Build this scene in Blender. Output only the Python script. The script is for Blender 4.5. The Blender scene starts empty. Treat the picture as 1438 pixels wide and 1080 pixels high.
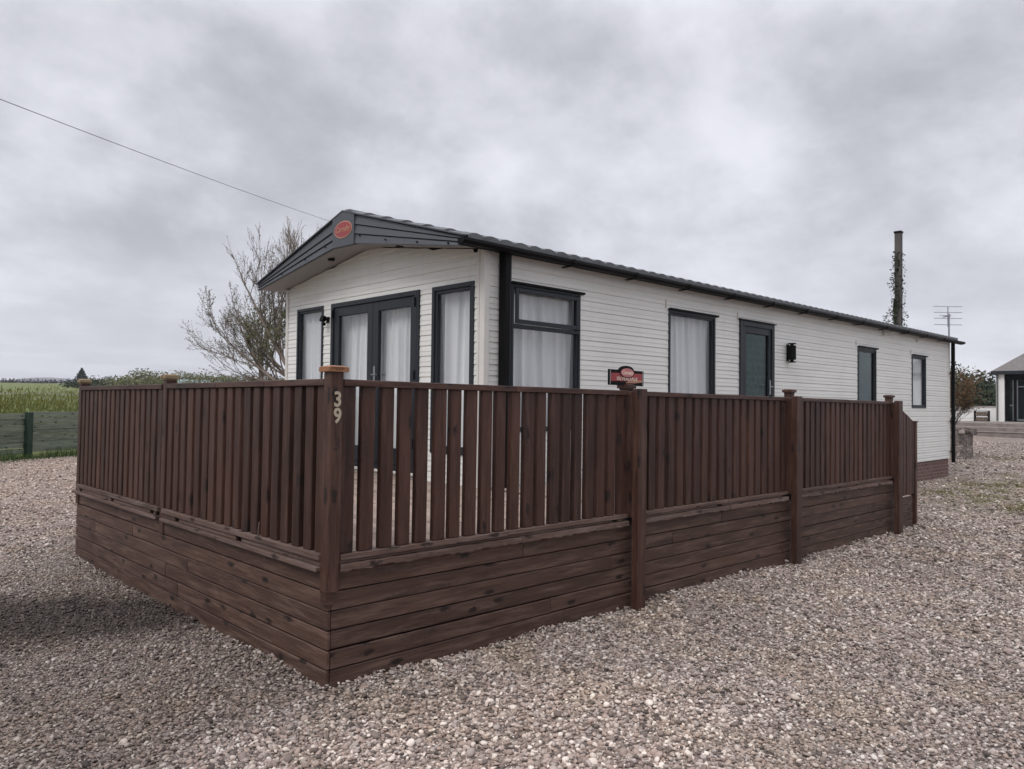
import bpy, bmesh, math, random
import numpy as np
from mathutils import Vector, Matrix
R = math.radians
sc = bpy.context.scene
COL = sc.collection

# ------------------------------------------------------------------ camera
cam = bpy.data.cameras.new('camera'); co = bpy.data.objects.new('camera', cam); COL.objects.link(co)
cam.sensor_width = 36; cam.lens = 26.742; cam.clip_end = 9000; cam.clip_start = 0.05
CP = Vector((-2.0765, -3.4878, 1.467))
_f = Vector((0.6940908, 0.71928516, 0.02944177)); _r = Vector((0.71922397, -0.6946264, 0.01452779)); _u = Vector((-0.03090065, -0.01109162, 0.99946092))
M = Matrix(((_r.x, _u.x, -_f.x), (_r.y, _u.y, -_f.y), (_r.z, _u.z, -_f.z))).to_4x4()
M.translation = CP; co.matrix_world = M
sc.camera = co

# ------------------------------------------------------------------ world, sun, exposure
SUN_EL, SUN_AZ = 48, 190     # azimuth of the light source in the xy plane (deg from +X)
w = bpy.data.worlds.new("World"); sc.world = w; w.use_nodes = True
nt = w.node_tree; nt.nodes.clear()
def N(nt, t, **k):
    n = nt.nodes.new(t)
    for a, v in k.items(): setattr(n, a, v)
    return n
def L(nt, a, b): nt.links.new(a, b)
def mth(nt, op, a, b=None, clamp=False):
    n = N(nt, 'ShaderNodeMath', operation=op, use_clamp=clamp)
    for i, v in enumerate((a, b)):
        if v is None: continue
        if isinstance(v, (int, float)): n.inputs[i].default_value = v
        else: L(nt, v, n.inputs[i])
    return n.outputs[0]
def ramp(nt, fac, stops, interp='LINEAR'):
    n = N(nt, 'ShaderNodeValToRGB'); n.color_ramp.interpolation = interp
    e = n.color_ramp.elements
    while len(e) < len(stops): e.new(0.5)
    for s, (p, c) in zip(e, stops):
        s.position = p; s.color = (c, c, c, 1) if isinstance(c, (int, float)) else (*c, 1)
    L(nt, fac, n.inputs[0]); return n.outputs[0]
def mixc(nt, fac, a, b, mode='MIX'):
    n = N(nt, 'ShaderNodeMix', data_type='RGBA', blend_type=mode)
    for i, v in ((0, fac), (6, a), (7, b)):
        if isinstance(v, (int, float)): n.inputs[i].default_value = v if i == 0 else (v, v, v, 1)
        elif isinstance(v, tuple): n.inputs[i].default_value = (*v, 1)
        else: L(nt, v, n.inputs[i])
    return n.outputs[2]
def noise(nt, vec, scale, detail=3, rough=0.5, dist=0.0):
    n = N(nt, 'ShaderNodeTexNoise'); n.inputs['Scale'].default_value = scale; n.inputs['Detail'].default_value = detail
    n.inputs['Roughness'].default_value = rough; n.inputs['Distortion'].default_value = dist
    if vec is not None: L(nt, vec, n.inputs['Vector'])
    return n.outputs[0]
def vmap(nt, vec, scale=(1, 1, 1), loc=(0, 0, 0), rot=(0, 0, 0)):
    n = N(nt, 'ShaderNodeMapping'); n.inputs['Scale'].default_value = scale; n.inputs['Location'].default_value = loc; n.inputs['Rotation'].default_value = rot
    L(nt, vec, n.inputs['Vector']); return n.outputs[0]

tc = N(nt, 'ShaderNodeTexCoord').outputs['Generated']
sep = N(nt, 'ShaderNodeSeparateXYZ'); L(nt, tc, sep.inputs[0])
zz = mth(nt, 'MAXIMUM', sep.outputs[2], 0.0)
den = mth(nt, 'ADD', zz, 0.48)
px = mth(nt, 'DIVIDE', sep.outputs[0], den); py = mth(nt, 'DIVIDE', sep.outputs[1], den)
cmb = N(nt, 'ShaderNodeCombineXYZ'); L(nt, px, cmb.inputs[0]); L(nt, py, cmb.inputs[1])
cloudv = cmb.outputs[0]
n1 = noise(nt, vmap(nt, cloudv, loc=(3.1, 7.7, 0)), 1.25, 3, 0.5, 0.0)
n2 = noise(nt, vmap(nt, cloudv, loc=(1.3, 2.2, 4)), 3.0, 10, 0.55, 0.1)
# low cloud banks near the horizon, flattened by distance
den2 = mth(nt, 'ADD', zz, 0.07); c2 = N(nt, 'ShaderNodeCombineXYZ'); L(nt, mth(nt, 'DIVIDE', sep.outputs[0], den2), c2.inputs[0]); L(nt, mth(nt, 'DIVIDE', sep.outputs[1], den2), c2.inputs[1])
n3 = noise(nt, vmap(nt, c2.outputs[0], loc=(5.5, 1.0, 2)), 0.75, 7, 0.55, 0.3)
n2 = mixc(nt, ramp(nt, zz, [(0.04, 0.85), (0.24, 0.0)]), n2, n3)
n4 = noise(nt, vmap(nt, cloudv, loc=(9, 4, 1)), 9.0, 9, 0.62, 0.0)
cl = mth(nt, 'ADD', mth(nt, 'ADD', mth(nt, 'MULTIPLY', n1, 0.36), mth(nt, 'MULTIPLY', n2, 0.48)), mth(nt, 'MULTIPLY', n4, 0.16))
ccol = ramp(nt, cl, [(0.39, (0.285, 0.288, 0.314)), (0.455, (0.355, 0.358, 0.390)), (0.515, (0.435, 0.438, 0.475)), (0.60, (0.56, 0.562, 0.60))], 'B_SPLINE')
# paler band low above the horizon, brighter overhead (out of the picture), as an overcast sky is
hor = ramp(nt, zz, [(0.0, 0.42), (0.07, 0.32), (0.20, 0.0)])
ccol = mixc(nt, hor, ccol, (0.60, 0.61, 0.66))
gain = ramp(nt, zz, [(0.0, 0.57), (0.25, 0.555), (0.42, 0.53), (0.66, 0.95), (1.0, 1.25)])
ccol = mixc(nt, 1.0, ccol, gain, 'MULTIPLY')
bgc = N(nt, 'ShaderNodeBackground'); L(nt, ccol, bgc.inputs[0]); bgc.inputs[1].default_value = 2.0
sky = N(nt, 'ShaderNodeTexSky', sky_type='NISHITA', sun_disc=False)
sky.sun_elevation = R(SUN_EL); sky.sun_rotation = R(90 - SUN_AZ)
bgs = N(nt, 'ShaderNodeBackground'); L(nt, sky.outputs[0], bgs.inputs[0]); bgs.inputs[1].default_value = 0.08
ms = N(nt, 'ShaderNodeMixShader'); ms.inputs[0].default_value = 0.93
L(nt, bgs.outputs[0], ms.inputs[1]); L(nt, bgc.outputs[0], ms.inputs[2])
wo = N(nt, 'ShaderNodeOutputWorld'); L(nt, ms.outputs[0], wo.inputs[0])

sl = bpy.data.lights.new('sun', 'SUN'); sl.energy = 1.0; sl.angle = R(25); sl.color = (1.0, 0.96, 0.92)
so = bpy.data.objects.new('sun', sl); COL.objects.link(so)
sd = Vector((math.cos(R(SUN_AZ)) * math.cos(R(SUN_EL)), math.sin(R(SUN_AZ)) * math.cos(R(SUN_EL)), math.sin(R(SUN_EL))))
so.rotation_euler = sd.to_track_quat('Z', 'Y').to_euler()
sc.view_settings.view_transform = 'Standard'; sc.view_settings.look = 'None'
sc.view_settings.exposure = 0.61; sc.view_settings.gamma = 1

# ------------------------------------------------------------------ helpers
def tag(o, label=None, cat=None, group=None, kind=None):
    if label: o['label'] = label
    if cat: o['category'] = cat
    if group: o['group'] = group
    if kind: o['kind'] = kind
    return o
def empty(name, loc, rot=(0, 0, 0)):
    o = bpy.data.objects.new(name, None); COL.objects.link(o); o.location = loc; o.rotation_euler = rot
    o.empty_display_size = 0.2
    return o
class MB:
    """collects shapes; world (or thing-local) coordinates"""
    def __init__(s, seed=0): s.v = []; s.f = []; s.g = []; s.t = []; s.rng = random.Random(seed)
    def add(s, vs, fs, g=None, t=None):
        b = len(s.v); s.v += [tuple(p) for p in vs]; s.f += [tuple(i + b for i in q) for q in fs]
        s.g += (g if g else [tuple(p) for p in vs]); t = s.rng.random() if t is None else t
        s.t += [t] * len(vs)
    def box(s, x0, x1, y0, y1, z0, z1, rot=None, axis=None, t=None):
        vs = [(x, y, z) for x in (x0, x1) for y in (y0, y1) for z in (z0, z1)]
        fs = [(0, 1, 3, 2), (4, 6, 7, 5), (0, 4, 5, 1), (2, 3, 7, 6), (0, 2, 6, 4), (1, 5, 7, 3)]
        d = (x1 - x0, y1 - y0, z1 - z0)
        a = axis if axis is not None else max(range(3), key=lambda i: abs(d[i]))
        o = [i for i in range(3) if i != a]; off = (s.rng.random() * 40, s.rng.random() * 40, s.rng.random() * 40)
        g = [(p[a] + off[0], p[o[0]] + off[1], p[o[1]] + off[2]) for p in vs]
        if rot:
            c = Vector(((x0 + x1) / 2, (y0 + y1) / 2, (z0 + z1) / 2)); m = rot
            vs = [tuple(m @ (Vector(p) - c) + c) for p in vs]
        s.add(vs, fs, g, t)
    def prism(s, poly, a0, a1, axis, t=None):
        """poly: 2D points in the two other axes (cyclic order), extruded along axis from a0 to a1"""
        o = [i for i in range(3) if i != axis]; n = len(poly); vs = []; g = []
        off = (s.rng.random() * 40, s.rng.random() * 40, s.rng.random() * 40)
        for a in (a0, a1):
            for p in poly:
                q = [0, 0, 0]; q[axis] = a; q[o[0]] = p[0]; q[o[1]] = p[1]; vs.append(tuple(q)); g.append((a + off[0], p[0] + off[1], p[1] + off[2]))
        fs = [tuple(range(n)), tuple(range(2 * n - 1, n - 1, -1))] + [(i, i + n, (i + 1) % n + n, (i + 1) % n) for i in range(n)]
        s.add(vs, fs, g, t)
    def tube(s, pts, rad, n=8, cap=True, t=None):
        vs = []; fs = []; g = []
        pts = [Vector(p) for p in pts]; m = len(pts); rad = rad if isinstance(rad, (list, tuple)) else [rad] * m
        L0 = 0
        for i, p in enumerate(pts):
            d = (pts[min(i + 1, m - 1)] - pts[max(i - 1, 0)]).normalized()
            a = d.orthogonal().normalized() if i == 0 else (a - d * a.dot(d)).normalized()
            b = d.cross(a)
            if i: L0 += (p - pts[i - 1]).length
            for k in range(n):
                th = 2 * math.pi * k / n
                vs.append(tuple(p + (a * math.cos(th) + b * math.sin(th)) * rad[i])); g.append((L0, th * rad[i], 0))
        for i in range(m - 1):
            for k in range(n):
                fs.append((i * n + k, i * n + (k + 1) % n, (i + 1) * n + (k + 1) % n, (i + 1) * n + k))
        if cap: fs.append(tuple(range(n))[::-1]); fs.append(tuple((m - 1) * n + k for k in range(n)))
        s.add(vs, fs, g, t)
    def quad(s, c, a, b, t=None):
        c = Vector(c); s.add([c - a - b, c + a - b, c + a + b, c - a + b], [(0, 1, 2, 3)], None, t)
    def leaf(s, c, a, b, t=None):
        c = Vector(c); s.add([c - a, c - b * .5, c + a, c + b * .5], [(0, 1, 2, 3)], None, t)
    def build(s, name, mat, parent=None, smooth=False, bevel=0.0, recalc=False):
        me = bpy.data.meshes.new(name); me.from_pydata(s.v, [], s.f); me.update()
        a = me.attributes.new('gco', 'FLOAT_VECTOR', 'POINT'); a.data.foreach_set('vector', np.array(s.g, 'f').ravel())
        a = me.attributes.new('tone', 'FLOAT', 'POINT'); a.data.foreach_set('value', np.array(s.t, 'f'))
        if mat: me.materials.append(mat)
        if recalc:
            bm = bmesh.new(); bm.from_mesh(me); bmesh.ops.recalc_face_normals(bm, faces=bm.faces[:]); bm.to_mesh(me); bm.free()
        o = bpy.data.objects.new(name, me); COL.objects.link(o)
        if parent: o.parent = parent
        if smooth:
            me.polygons.foreach_set('use_smooth', [True] * len(me.polygons))
        if bevel:
            m = o.modifiers.new('bevel', 'BEVEL'); m.width = bevel; m.segments = 1; m.limit_method = 'ANGLE'; m.angle_limit = R(40)
        return o

# ------------------------------------------------------------------ materials
def newmat(name):
    m = bpy.data.materials.new(name); m.use_nodes = True; t = m.node_tree
    return m, t, t.nodes['Principled BSDF']
def attr(t, name, out='Vector'):
    n = N(t, 'ShaderNodeAttribute', attribute_name=name); return n.outputs[out]
def bump(t, h, strength, dist=0.01):
    n = N(t, 'ShaderNodeBump'); n.inputs['Strength'].default_value = strength; n.inputs['Distance'].default_value = dist
    L(t, h, n.inputs['Height']); return n.outputs[0]
def wood(name, c0, c1, knot, rough=0.62, tonevar=0.35, wear=None, wearf=0.0, kth=0.70):
    m, t, b = newmat(name)
    g = attr(t, 'gco'); tone = attr(t, 'tone', 'Fac')
    nd = noise(t, vmap(t, g, (1.2, 6, 6)), 1.0, 2)
    gv = N(t, 'ShaderNodeVectorMath', operation='ADD'); L(t, vmap(t, g, (3, 90, 90)), gv.inputs[0])
    sc_ = N(t, 'ShaderNodeVectorMath', operation='SCALE'); L(t, nd, sc_.inputs[0]); sc_.inputs['Scale'].default_value = 5.0
    L(t, sc_.outputs[0], gv.inputs[1])
    grain = noise(t, gv.outputs[0], 1.0, 5, 0.75)
    big = noise(t, vmap(t, g, (1.6, 7, 7)), 1.0, 3, 0.6)
    col = mixc(t, ramp(t, mth(t, 'ADD', mth(t, 'MULTIPLY', grain, 0.7), mth(t, 'MULTIPLY', big, 0.3)), [(0.34, 0.0), (0.66, 1.0)]), c0, c1)
    tv = mth(t, 'ADD', mth(t, 'MULTIPLY', tone, tonevar), 1 - tonevar / 2)
    tvc = N(t, 'ShaderNodeCombineXYZ'); [L(t, tv, tvc.inputs[i]) for i in range(3)]
    col = mixc(t, 1.0, col, tvc.outputs[0], 'MULTIPLY')
    if wear:
        wn = noise(t, vmap(t, g, (2.5, 25, 25)), 1.0, 5, 0.7)
        wf = ramp(t, wn, [(0.48, 0.0), (0.66, wearf)])
        col = mixc(t, wf, col, wear)
    # knots
    sg_ = N(t, 'ShaderNodeSeparateXYZ'); L(t, g, sg_.inputs[0]); cg = N(t, 'ShaderNodeCombineXYZ'); L(t, sg_.outputs[0], cg.inputs[0]); L(t, mth(t, 'ADD', sg_.outputs[1], sg_.outputs[2]), cg.inputs[1]); g2 = cg.outputs[0]
    vo = N(t, 'ShaderNodeTexVoronoi', feature='F1', voronoi_dimensions='2D'); vo.inputs['Scale'].default_value = 1.0
    L(t, vmap(t, g2, (4.2, 11, 1)), vo.inputs['Vector'])
    kn = noise(t, vmap(t, g, (40, 60, 60)), 1.0, 2)
    kd = mth(t, 'ADD', vo.outputs['Distance'], mth(t, 'MULTIPLY', mth(t, 'SUBTRACT', kn, 0.5), 0.36))
    rc = N(t, 'ShaderNodeSeparateColor'); L(t, vo.outputs['Color'], rc.inputs[0])
    kf = mth(t, 'MULTIPLY', ramp(t, kd, [(0.10, 1.0), (0.24, 0.0)]), mth(t, 'GREATER_THAN', rc.outputs[0], kth))
    col = mixc(t, mth(t, 'MULTIPLY', kf, 0.95), col, knot)
    # knot halo stain stretched along the grain
    vo2 = N(t, 'ShaderNodeTexVoronoi', feature='F1', voronoi_dimensions='2D'); vo2.inputs['Scale'].default_value = 1.0
    L(t, vmap(t, g2, (1.6, 9, 1), (7, 3, 1)), vo2.inputs['Vector'])
    rc2 = N(t, 'ShaderNodeSeparateColor'); L(t, vo2.outputs['Color'], rc2.inputs[0])
    k2 = mth(t, 'MULTIPLY', ramp(t, mth(t, 'ADD', vo2.outputs['Distance'], mth(t, 'MULTIPLY', mth(t, 'SUBTRACT', kn, 0.5), 0.5)), [(0.06, 0.45), (0.34, 0.0)]), mth(t, 'GREATER_THAN', rc2.outputs[1], 0.72))
    col = mixc(t, k2, col, knot)
    L(t, col, b.inputs['Base Color'])
    L(t, ramp(t, grain, [(0.3, rough - .1), (0.7, rough + .15)]), b.inputs['Roughness'])
    L(t, bump(t, mth(t, 'SUBTRACT', grain, mth(t, 'MULTIPLY', kf, 0.5)), 0.5, 0.004), b.inputs['Normal'])
    b.inputs['Specular IOR Level'].default_value = 0.35
    return m
def plain(name, col, rough=0.5, metal=0.0, var=0.12, nscale=3.0, spec=0.5, bmp=0.0, bscale=60):
    m, t, b = newmat(name)
    pos = N(t, 'ShaderNodeNewGeometry').outputs['Position']
    n = noise(t, pos, nscale, 5, 0.6)
    c0 = tuple(c * (1 - var) for c in col); c1 = tuple(min(1, c * (1 + var)) for c in col)
    L(t, mixc(t, ramp(t, n, [(0.3, 0.0), (0.7, 1.0)]), c0, c1), b.inputs['Base Color'])
    L(t, ramp(t, n, [(0.3, max(0, rough - .06)), (0.7, min(1, rough + .08))]), b.inputs['Roughness']); b.inputs['Metallic'].default_value = metal
    b.inputs['Specular IOR Level'].default_value = spec
    if bmp: L(t, bump(t, noise(t, pos, bscale, 3), bmp, 0.005), b.inputs['Normal'])
    return m
BR0, BR1, KN = (0.022, 0.0087, 0.0055), (0.068, 0.029, 0.019), (0.009, 0.005, 0.004)
m_slat = wood('stained_wood', BR0, BR1, KN, 0.5, 0.8, (0.125, 0.062, 0.046), 0.4, 0.86)
m_skirt = wood('stained_boards', (0.034, 0.0170, 0.0120), (0.100, 0.054, 0.039), (0.010, 0.006, 0.005), 0.55, 0.42, (0.18, 0.115, 0.088), 0.55, 0.76)
m_ledge = wood('weathered_ledge', (0.058, 0.034, 0.027), (0.14, 0.088, 0.070), (0.02, 0.012, 0.01), 0.75, 0.4, (0.22, 0.17, 0.15), 0.5)
m_post = wood('stained_post', (0.024, 0.0098, 0.0068), (0.068, 0.0295, 0.020), KN, 0.48, 0.25, (0.14, 0.08, 0.06), 0.5)
m_newcap = wood('bare_wood', (0.22, 0.095, 0.045), (0.36, 0.18, 0.085), (0.12, 0.05, 0.02), 0.6, 0.2)
m_oldcap = wood('pale_wood', (0.17, 0.12, 0.07), (0.30, 0.22, 0.13), (0.12, 0.07, 0.03), 0.7, 0.2)
m_deck = wood('decking_boards', (0.21, 0.155, 0.125), (0.36, 0.28, 0.235), (0.1, 0.07, 0.05), 0.7, 0.35)
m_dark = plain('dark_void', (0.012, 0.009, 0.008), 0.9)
m_black = plain('black_plastic', (0.004, 0.004, 0.0045), 0.5, var=0.3, spec=0.12)
m_anth = plain('anthracite_frame', (0.019, 0.023, 0.029), 0.45, var=0.12, spec=0.3)
m_fascia = plain('grey_fascia', (0.078, 0.085, 0.097), 0.55, var=0.10, nscale=1.5, spec=0.35)
m_trim = plain('cream_trim', (0.62, 0.60, 0.56), 0.5, var=0.05)
m_soffit = plain('soffit_board', (0.33, 0.32, 0.31), 0.7, var=0.06)
m_metal = plain('grey_metal', (0.32, 0.33, 0.35), 0.4, 0.8)
m_white = plain('white_render', (0.72, 0.71, 0.69), 0.8, var=0.08, nscale=1.2)
m_num = plain('brass_numeral', (0.42, 0.36, 0.27), 0.4, 0.1, spec=0.5)
m_ghost = plain('numeral_stain', (0.030, 0.0145, 0.011), 0.7)
m_red = plain('red_plastic', (0.27, 0.028, 0.032), 0.35, var=0.2, nscale=20)
m_redpink = plain('faded_red', (0.48, 0.16, 0.16), 0.4, var=0.15, nscale=20)
m_gold = plain('gold_print', (0.40, 0.20, 0.13), 0.5)
m_cream = plain('cream_print', (0.75, 0.66, 0.55), 0.5)
m_rim = plain('copper_rim', (0.45, 0.22, 0.15), 0.4)

def siding_mat():
    m, t, b = newmat('cream_siding'); pos = N(t, 'ShaderNodeNewGeometry').outputs['Position']
    n = noise(t, vmap(t, pos, (0.6, 0.6, 14)), 1.5, 5, 0.6); n2 = noise(t, pos, 1.1, 4, .6)
    drip = noise(t, vmap(t, pos, (9, 9, 0.5)), 1.0, 4, 0.65)
    col = mixc(t, ramp(t, n, [(0.3, 0), (0.7, 1)]), (0.67, 0.67, 0.635), (0.76, 0.76, 0.722))
    col = mixc(t, ramp(t, n2, [(0.45, 0), (0.75, 0.35)]), col, (0.56, 0.56, 0.53))
    col = mixc(t, ramp(t, drip, [(0.55, 0), (0.8, 0.2)]), col, (0.46, 0.45, 0.42))
    L(t, col, b.inputs['Base Color']); b.inputs['Roughness'].default_value = 0.42
    L(t, bump(t, n, 0.15, 0.004), b.inputs['Normal']); return m
m_siding = siding_mat()
def roof_mat(name, a, b_):
    m, t, b = newmat(name); pos = N(t, 'ShaderNodeNewGeometry').outputs['Position']
    n = noise(t, pos, 6, 6, .7); g = noise(t, pos, 220, 2)
    col = mixc(t, ramp(t, n, [(.35, 0), (.65, 1)]), a, b_); col = mixc(t, ramp(t, g, [(.4, 0), (.7, .5)]), col, tuple(c * 2 for c in b_))
    L(t, col, b.inputs['Base Color']); b.inputs['Roughness'].default_value = .6
    L(t, bump(t, g, .5, .003), b.inputs['Normal']); return m
m_tiles = roof_mat('charcoal_tiles', (0.045, 0.047, 0.052), (0.10, 0.105, 0.112))
m_slate = roof_mat('brown_grey_slates', (0.085, 0.078, 0.074), (0.145, 0.132, 0.125))
def brick_mat():
    m, t, b = newmat('red_brick'); pos = N(t, 'ShaderNodeNewGeometry').outputs['Position']
    s = N(t, 'ShaderNodeSeparateXYZ'); L(t, pos, s.inputs[0]); c = N(t, 'ShaderNodeCombineXYZ')
    L(t, mth(t, 'ADD', s.outputs[0], s.outputs[1]), c.inputs[0]); L(t, s.outputs[2], c.inputs[1])
    br = N(t, 'ShaderNodeTexBrick'); L(t, c.outputs[0], br.inputs['Vector'])
    br.inputs['Color1'].default_value = (.105, .052, .044, 1); br.inputs['Color2'].default_value = (.16, .088, .074, 1); br.inputs['Mortar'].default_value = (.24, .19, .17, 1)
    br.inputs['Scale'].default_value = 1; br.inputs['Brick Width'].default_value = .225; br.inputs['Row Height'].default_value = .075; br.inputs['Mortar Size'].default_value = .008
    n = noise(t, pos, 25, 4); col = mixc(t, ramp(t, n, [(.3, 0), (.7, .45)]), br.outputs[0], (.10, .05, .045))
    L(t, col, b.inputs['Base Color']); b.inputs['Roughness'].default_value = .85
    L(t, bump(t, mth(t, 'SUBTRACT', 1.0, br.outputs['Fac']), .5, .006), b.inputs['Normal']); return m
m_brick = brick_mat()
def stone_mat():
    m, t, b = newmat('rubble_stone'); pos = N(t, 'ShaderNodeNewGeometry').outputs['Position']
    v = N(t, 'ShaderNodeTexVoronoi'); v.inputs['Scale'].default_value = 1; L(t, vmap(t, pos, (5, 5, 11)), v.inputs['Vector'])
    s = N(t, 'ShaderNodeSeparateColor'); L(t, v.outputs['Color'], s.inputs[0])
    e = N(t, 'ShaderNodeTexVoronoi', feature='DISTANCE_TO_EDGE'); e.inputs['Scale'].default_value = 1; L(t, vmap(t, pos, (5, 5, 11)), e.inputs['Vector'])
    col = mixc(t, s.outputs[0], (.12, .10, .09), (.33, .28, .25)); col = mixc(t, ramp(t, e.outputs['Distance'], [(.02, 1.0), (.09, 0)]), col, (.05, .045, .04))
    L(t, col, b.inputs['Base Color']); b.inputs['Roughness'].default_value = .9
    L(t, bump(t, e.outputs['Distance'], .8, .03), b.inputs['Normal']); return m
m_stone = stone_mat()
def glass_mat(name, tint=(1, 1, 1), extra=0.0):
    m, t, b = newmat(name); t.nodes.remove(b); out = [n for n in t.nodes if n.type == 'OUTPUT_MATERIAL'][0]
    tr = N(t, 'ShaderNodeBsdfTransparent'); tr.inputs[0].default_value = (*tint, 1)
    gl = N(t, 'ShaderNodeBsdfGlossy'); gl.inputs['Roughness'].default_value = 0.015; gl.inputs[0].default_value = (.95, .97, 1, 1)
    fr = N(t, 'ShaderNodeLayerWeight'); fr.inputs[0].default_value = .5
    f = mth(t, 'ADD', mth(t, 'MULTIPLY', mth(t, 'POWER', fr.outputs['Facing'], 5.0), .9), .035 + extra, True)
    pos = N(t, 'ShaderNodeNewGeometry').outputs['Position']
    nb = bump(t, noise(t, pos, 1.3, 1), 0.04, 0.05); L(t, nb, gl.inputs['Normal'])
    mx = N(t, 'ShaderNodeMixShader'); L(t, f, mx.inputs[0]); L(t, tr.outputs[0], mx.inputs[1]); L(t, gl.outputs[0], mx.inputs[2]); L(t, mx.outputs[0], out.inputs[0]); return m
m_glass = glass_mat('window_glass', (.985, .99, .99), 0.01)
m_dglass = glass_mat('dark_glass', (.62, .72, .70), -0.024)
def curtain_mat():
    m, t, b = newmat('sheer_curtain'); out = [n for n in t.nodes if n.type == 'OUTPUT_MATERIAL'][0]
    b.inputs['Base Color'].default_value = (.92, .93, .94, 1); b.inputs['Roughness'].default_value = .9
    tl = N(t, 'ShaderNodeBsdfTranslucent'); tl.inputs[0].default_value = (.8, .82, .84, 1)
    tr = N(t, 'ShaderNodeBsdfTransparent'); a = N(t, 'ShaderNodeMixShader'); a.inputs[0].default_value = .25; L(t, b.outputs[0], a.inputs[1]); L(t, tl.outputs[0], a.inputs[2])
    c = N(t, 'ShaderNodeMixShader'); L(t, ramp(t, attr(t, 'tone', 'Fac'), [(.1, .36), (.5, .12), (.9, .0)]), c.inputs[0]); L(t, a.outputs[0], c.inputs[1]); L(t, tr.outputs[0], c.inputs[2]); L(t, c.outputs[0], out.inputs[0]); return m
m_curtain = curtain_mat()
m_blind = plain('frosted_blind', (.62, .64, .66), .6)
def doorglass_mat():
    m, t, b = newmat('patterned_panel'); pos = N(t, 'ShaderNodeNewGeometry').outputs['Position']
    v = N(t, 'ShaderNodeTexVoronoi', distance='CHEBYCHEV'); v.inputs['Scale'].default_value = 1; v.inputs['Randomness'].default_value = .35; L(t, vmap(t, pos, (13, 13, 10)), v.inputs['Vector'])
    L(t, mixc(t, ramp(t, v.outputs['Distance'], [(.2, 0), (.55, 1)]), (.004, .008, .009), (.075, .10, .10)), b.inputs['Base Color']); b.inputs['Roughness'].default_value = .3; return m
m_doorpat = doorglass_mat()
m_teal = plain('teal_blind', (.014, .026, .024), .5, var=.6, nscale=2.5)
m_room = plain('room_lining', (.30, .29, .27), .9)

def leafmat(name, a, b_, c=None, rough=.6, tl=.25):
    m, t, b = newmat(name); tone = attr(t, 'tone', 'Fac')
    col = ramp(t, tone, [(0, a), (.6, b_), (1, c or b_)])
    L(t, col, b.inputs['Base Color']); b.inputs['Roughness'].default_value = rough; b.inputs['Specular IOR Level'].default_value = .25
    out = [n for n in t.nodes if n.type == 'OUTPUT_MATERIAL'][0]
    tn = N(t, 'ShaderNodeBsdfTranslucent'); L(t, col, tn.inputs[0]); mx = N(t, 'ShaderNodeMixShader'); mx.inputs[0].default_value = tl
    L(t, b.outputs[0], mx.inputs[1]); L(t, tn.outputs[0], mx.inputs[2]); L(t, mx.outputs[0], out.inputs[0]); return m
lf_bud = leafmat('opening_buds', (.045, .040, .030), (.10, .105, .05), (.17, .20, .08))
lf_hedge = leafmat('hedge_leaves', (.045, .048, .026), (.12, .125, .06), (.20, .20, .10))
lf_dark = leafmat('dark_leaves', (.012, .018, .010), (.03, .045, .022), (.06, .075, .04))
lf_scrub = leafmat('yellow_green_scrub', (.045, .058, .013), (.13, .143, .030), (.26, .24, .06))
lf_brown = leafmat('copper_leaves', (.060, .028, .014), (.16, .075, .035), (.13, .14, .05))
lf_grass = leafmat('grass_blades', (.03, .06, .018), (.07, .12, .035), (.14, .18, .07))
lf_con = leafmat('needle_foliage', (.010, .016, .016), (.022, .034, .030), (.04, .055, .045))
m_bark = plain('grey_brown_bark', (.085, .066, .055), .9, var=.35, nscale=8, bmp=.5)
m_barkg = plain('mossy_bark', (.22, .18, .15), .9, var=.4, nscale=5, bmp=.5)

# ------------------------------------------------------------------ terrain
def ssoft(t, k=6.0): return k * math.log1p(math.exp(min(t / k, 40))) if t / k < 30 else t
def height(x, y):
    d = (x - CP.x) * _f.x + (y - CP.y) * _f.y
    dd = math.hypot(x - CP.x, y - CP.y)
    t = d - 19.0
    h = 0.03 * (ssoft(t, 2.0)) if t > -16 else 0.0
    if d > 260: h = 0.03 * 241 + 0.018 * (d - 260) * math.exp(-(d - 260) / 900)
    if dd < 40:
        u = 1.0 if dd < 25 else (40 - dd) / 15
        h += u * (0.014 * math.sin(x * 1.9 + 1.3) * math.sin(y * 1.6 + x * .4) + 0.008 * math.sin(x * 4.7 + y * 3.1))
    return h
def footprint(x, y):
    return (-.01 < x < 8.0 and -.01 < y < 4.6) or (2.9 < x < 17.4 and 2.1 < y < 6.2)
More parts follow.
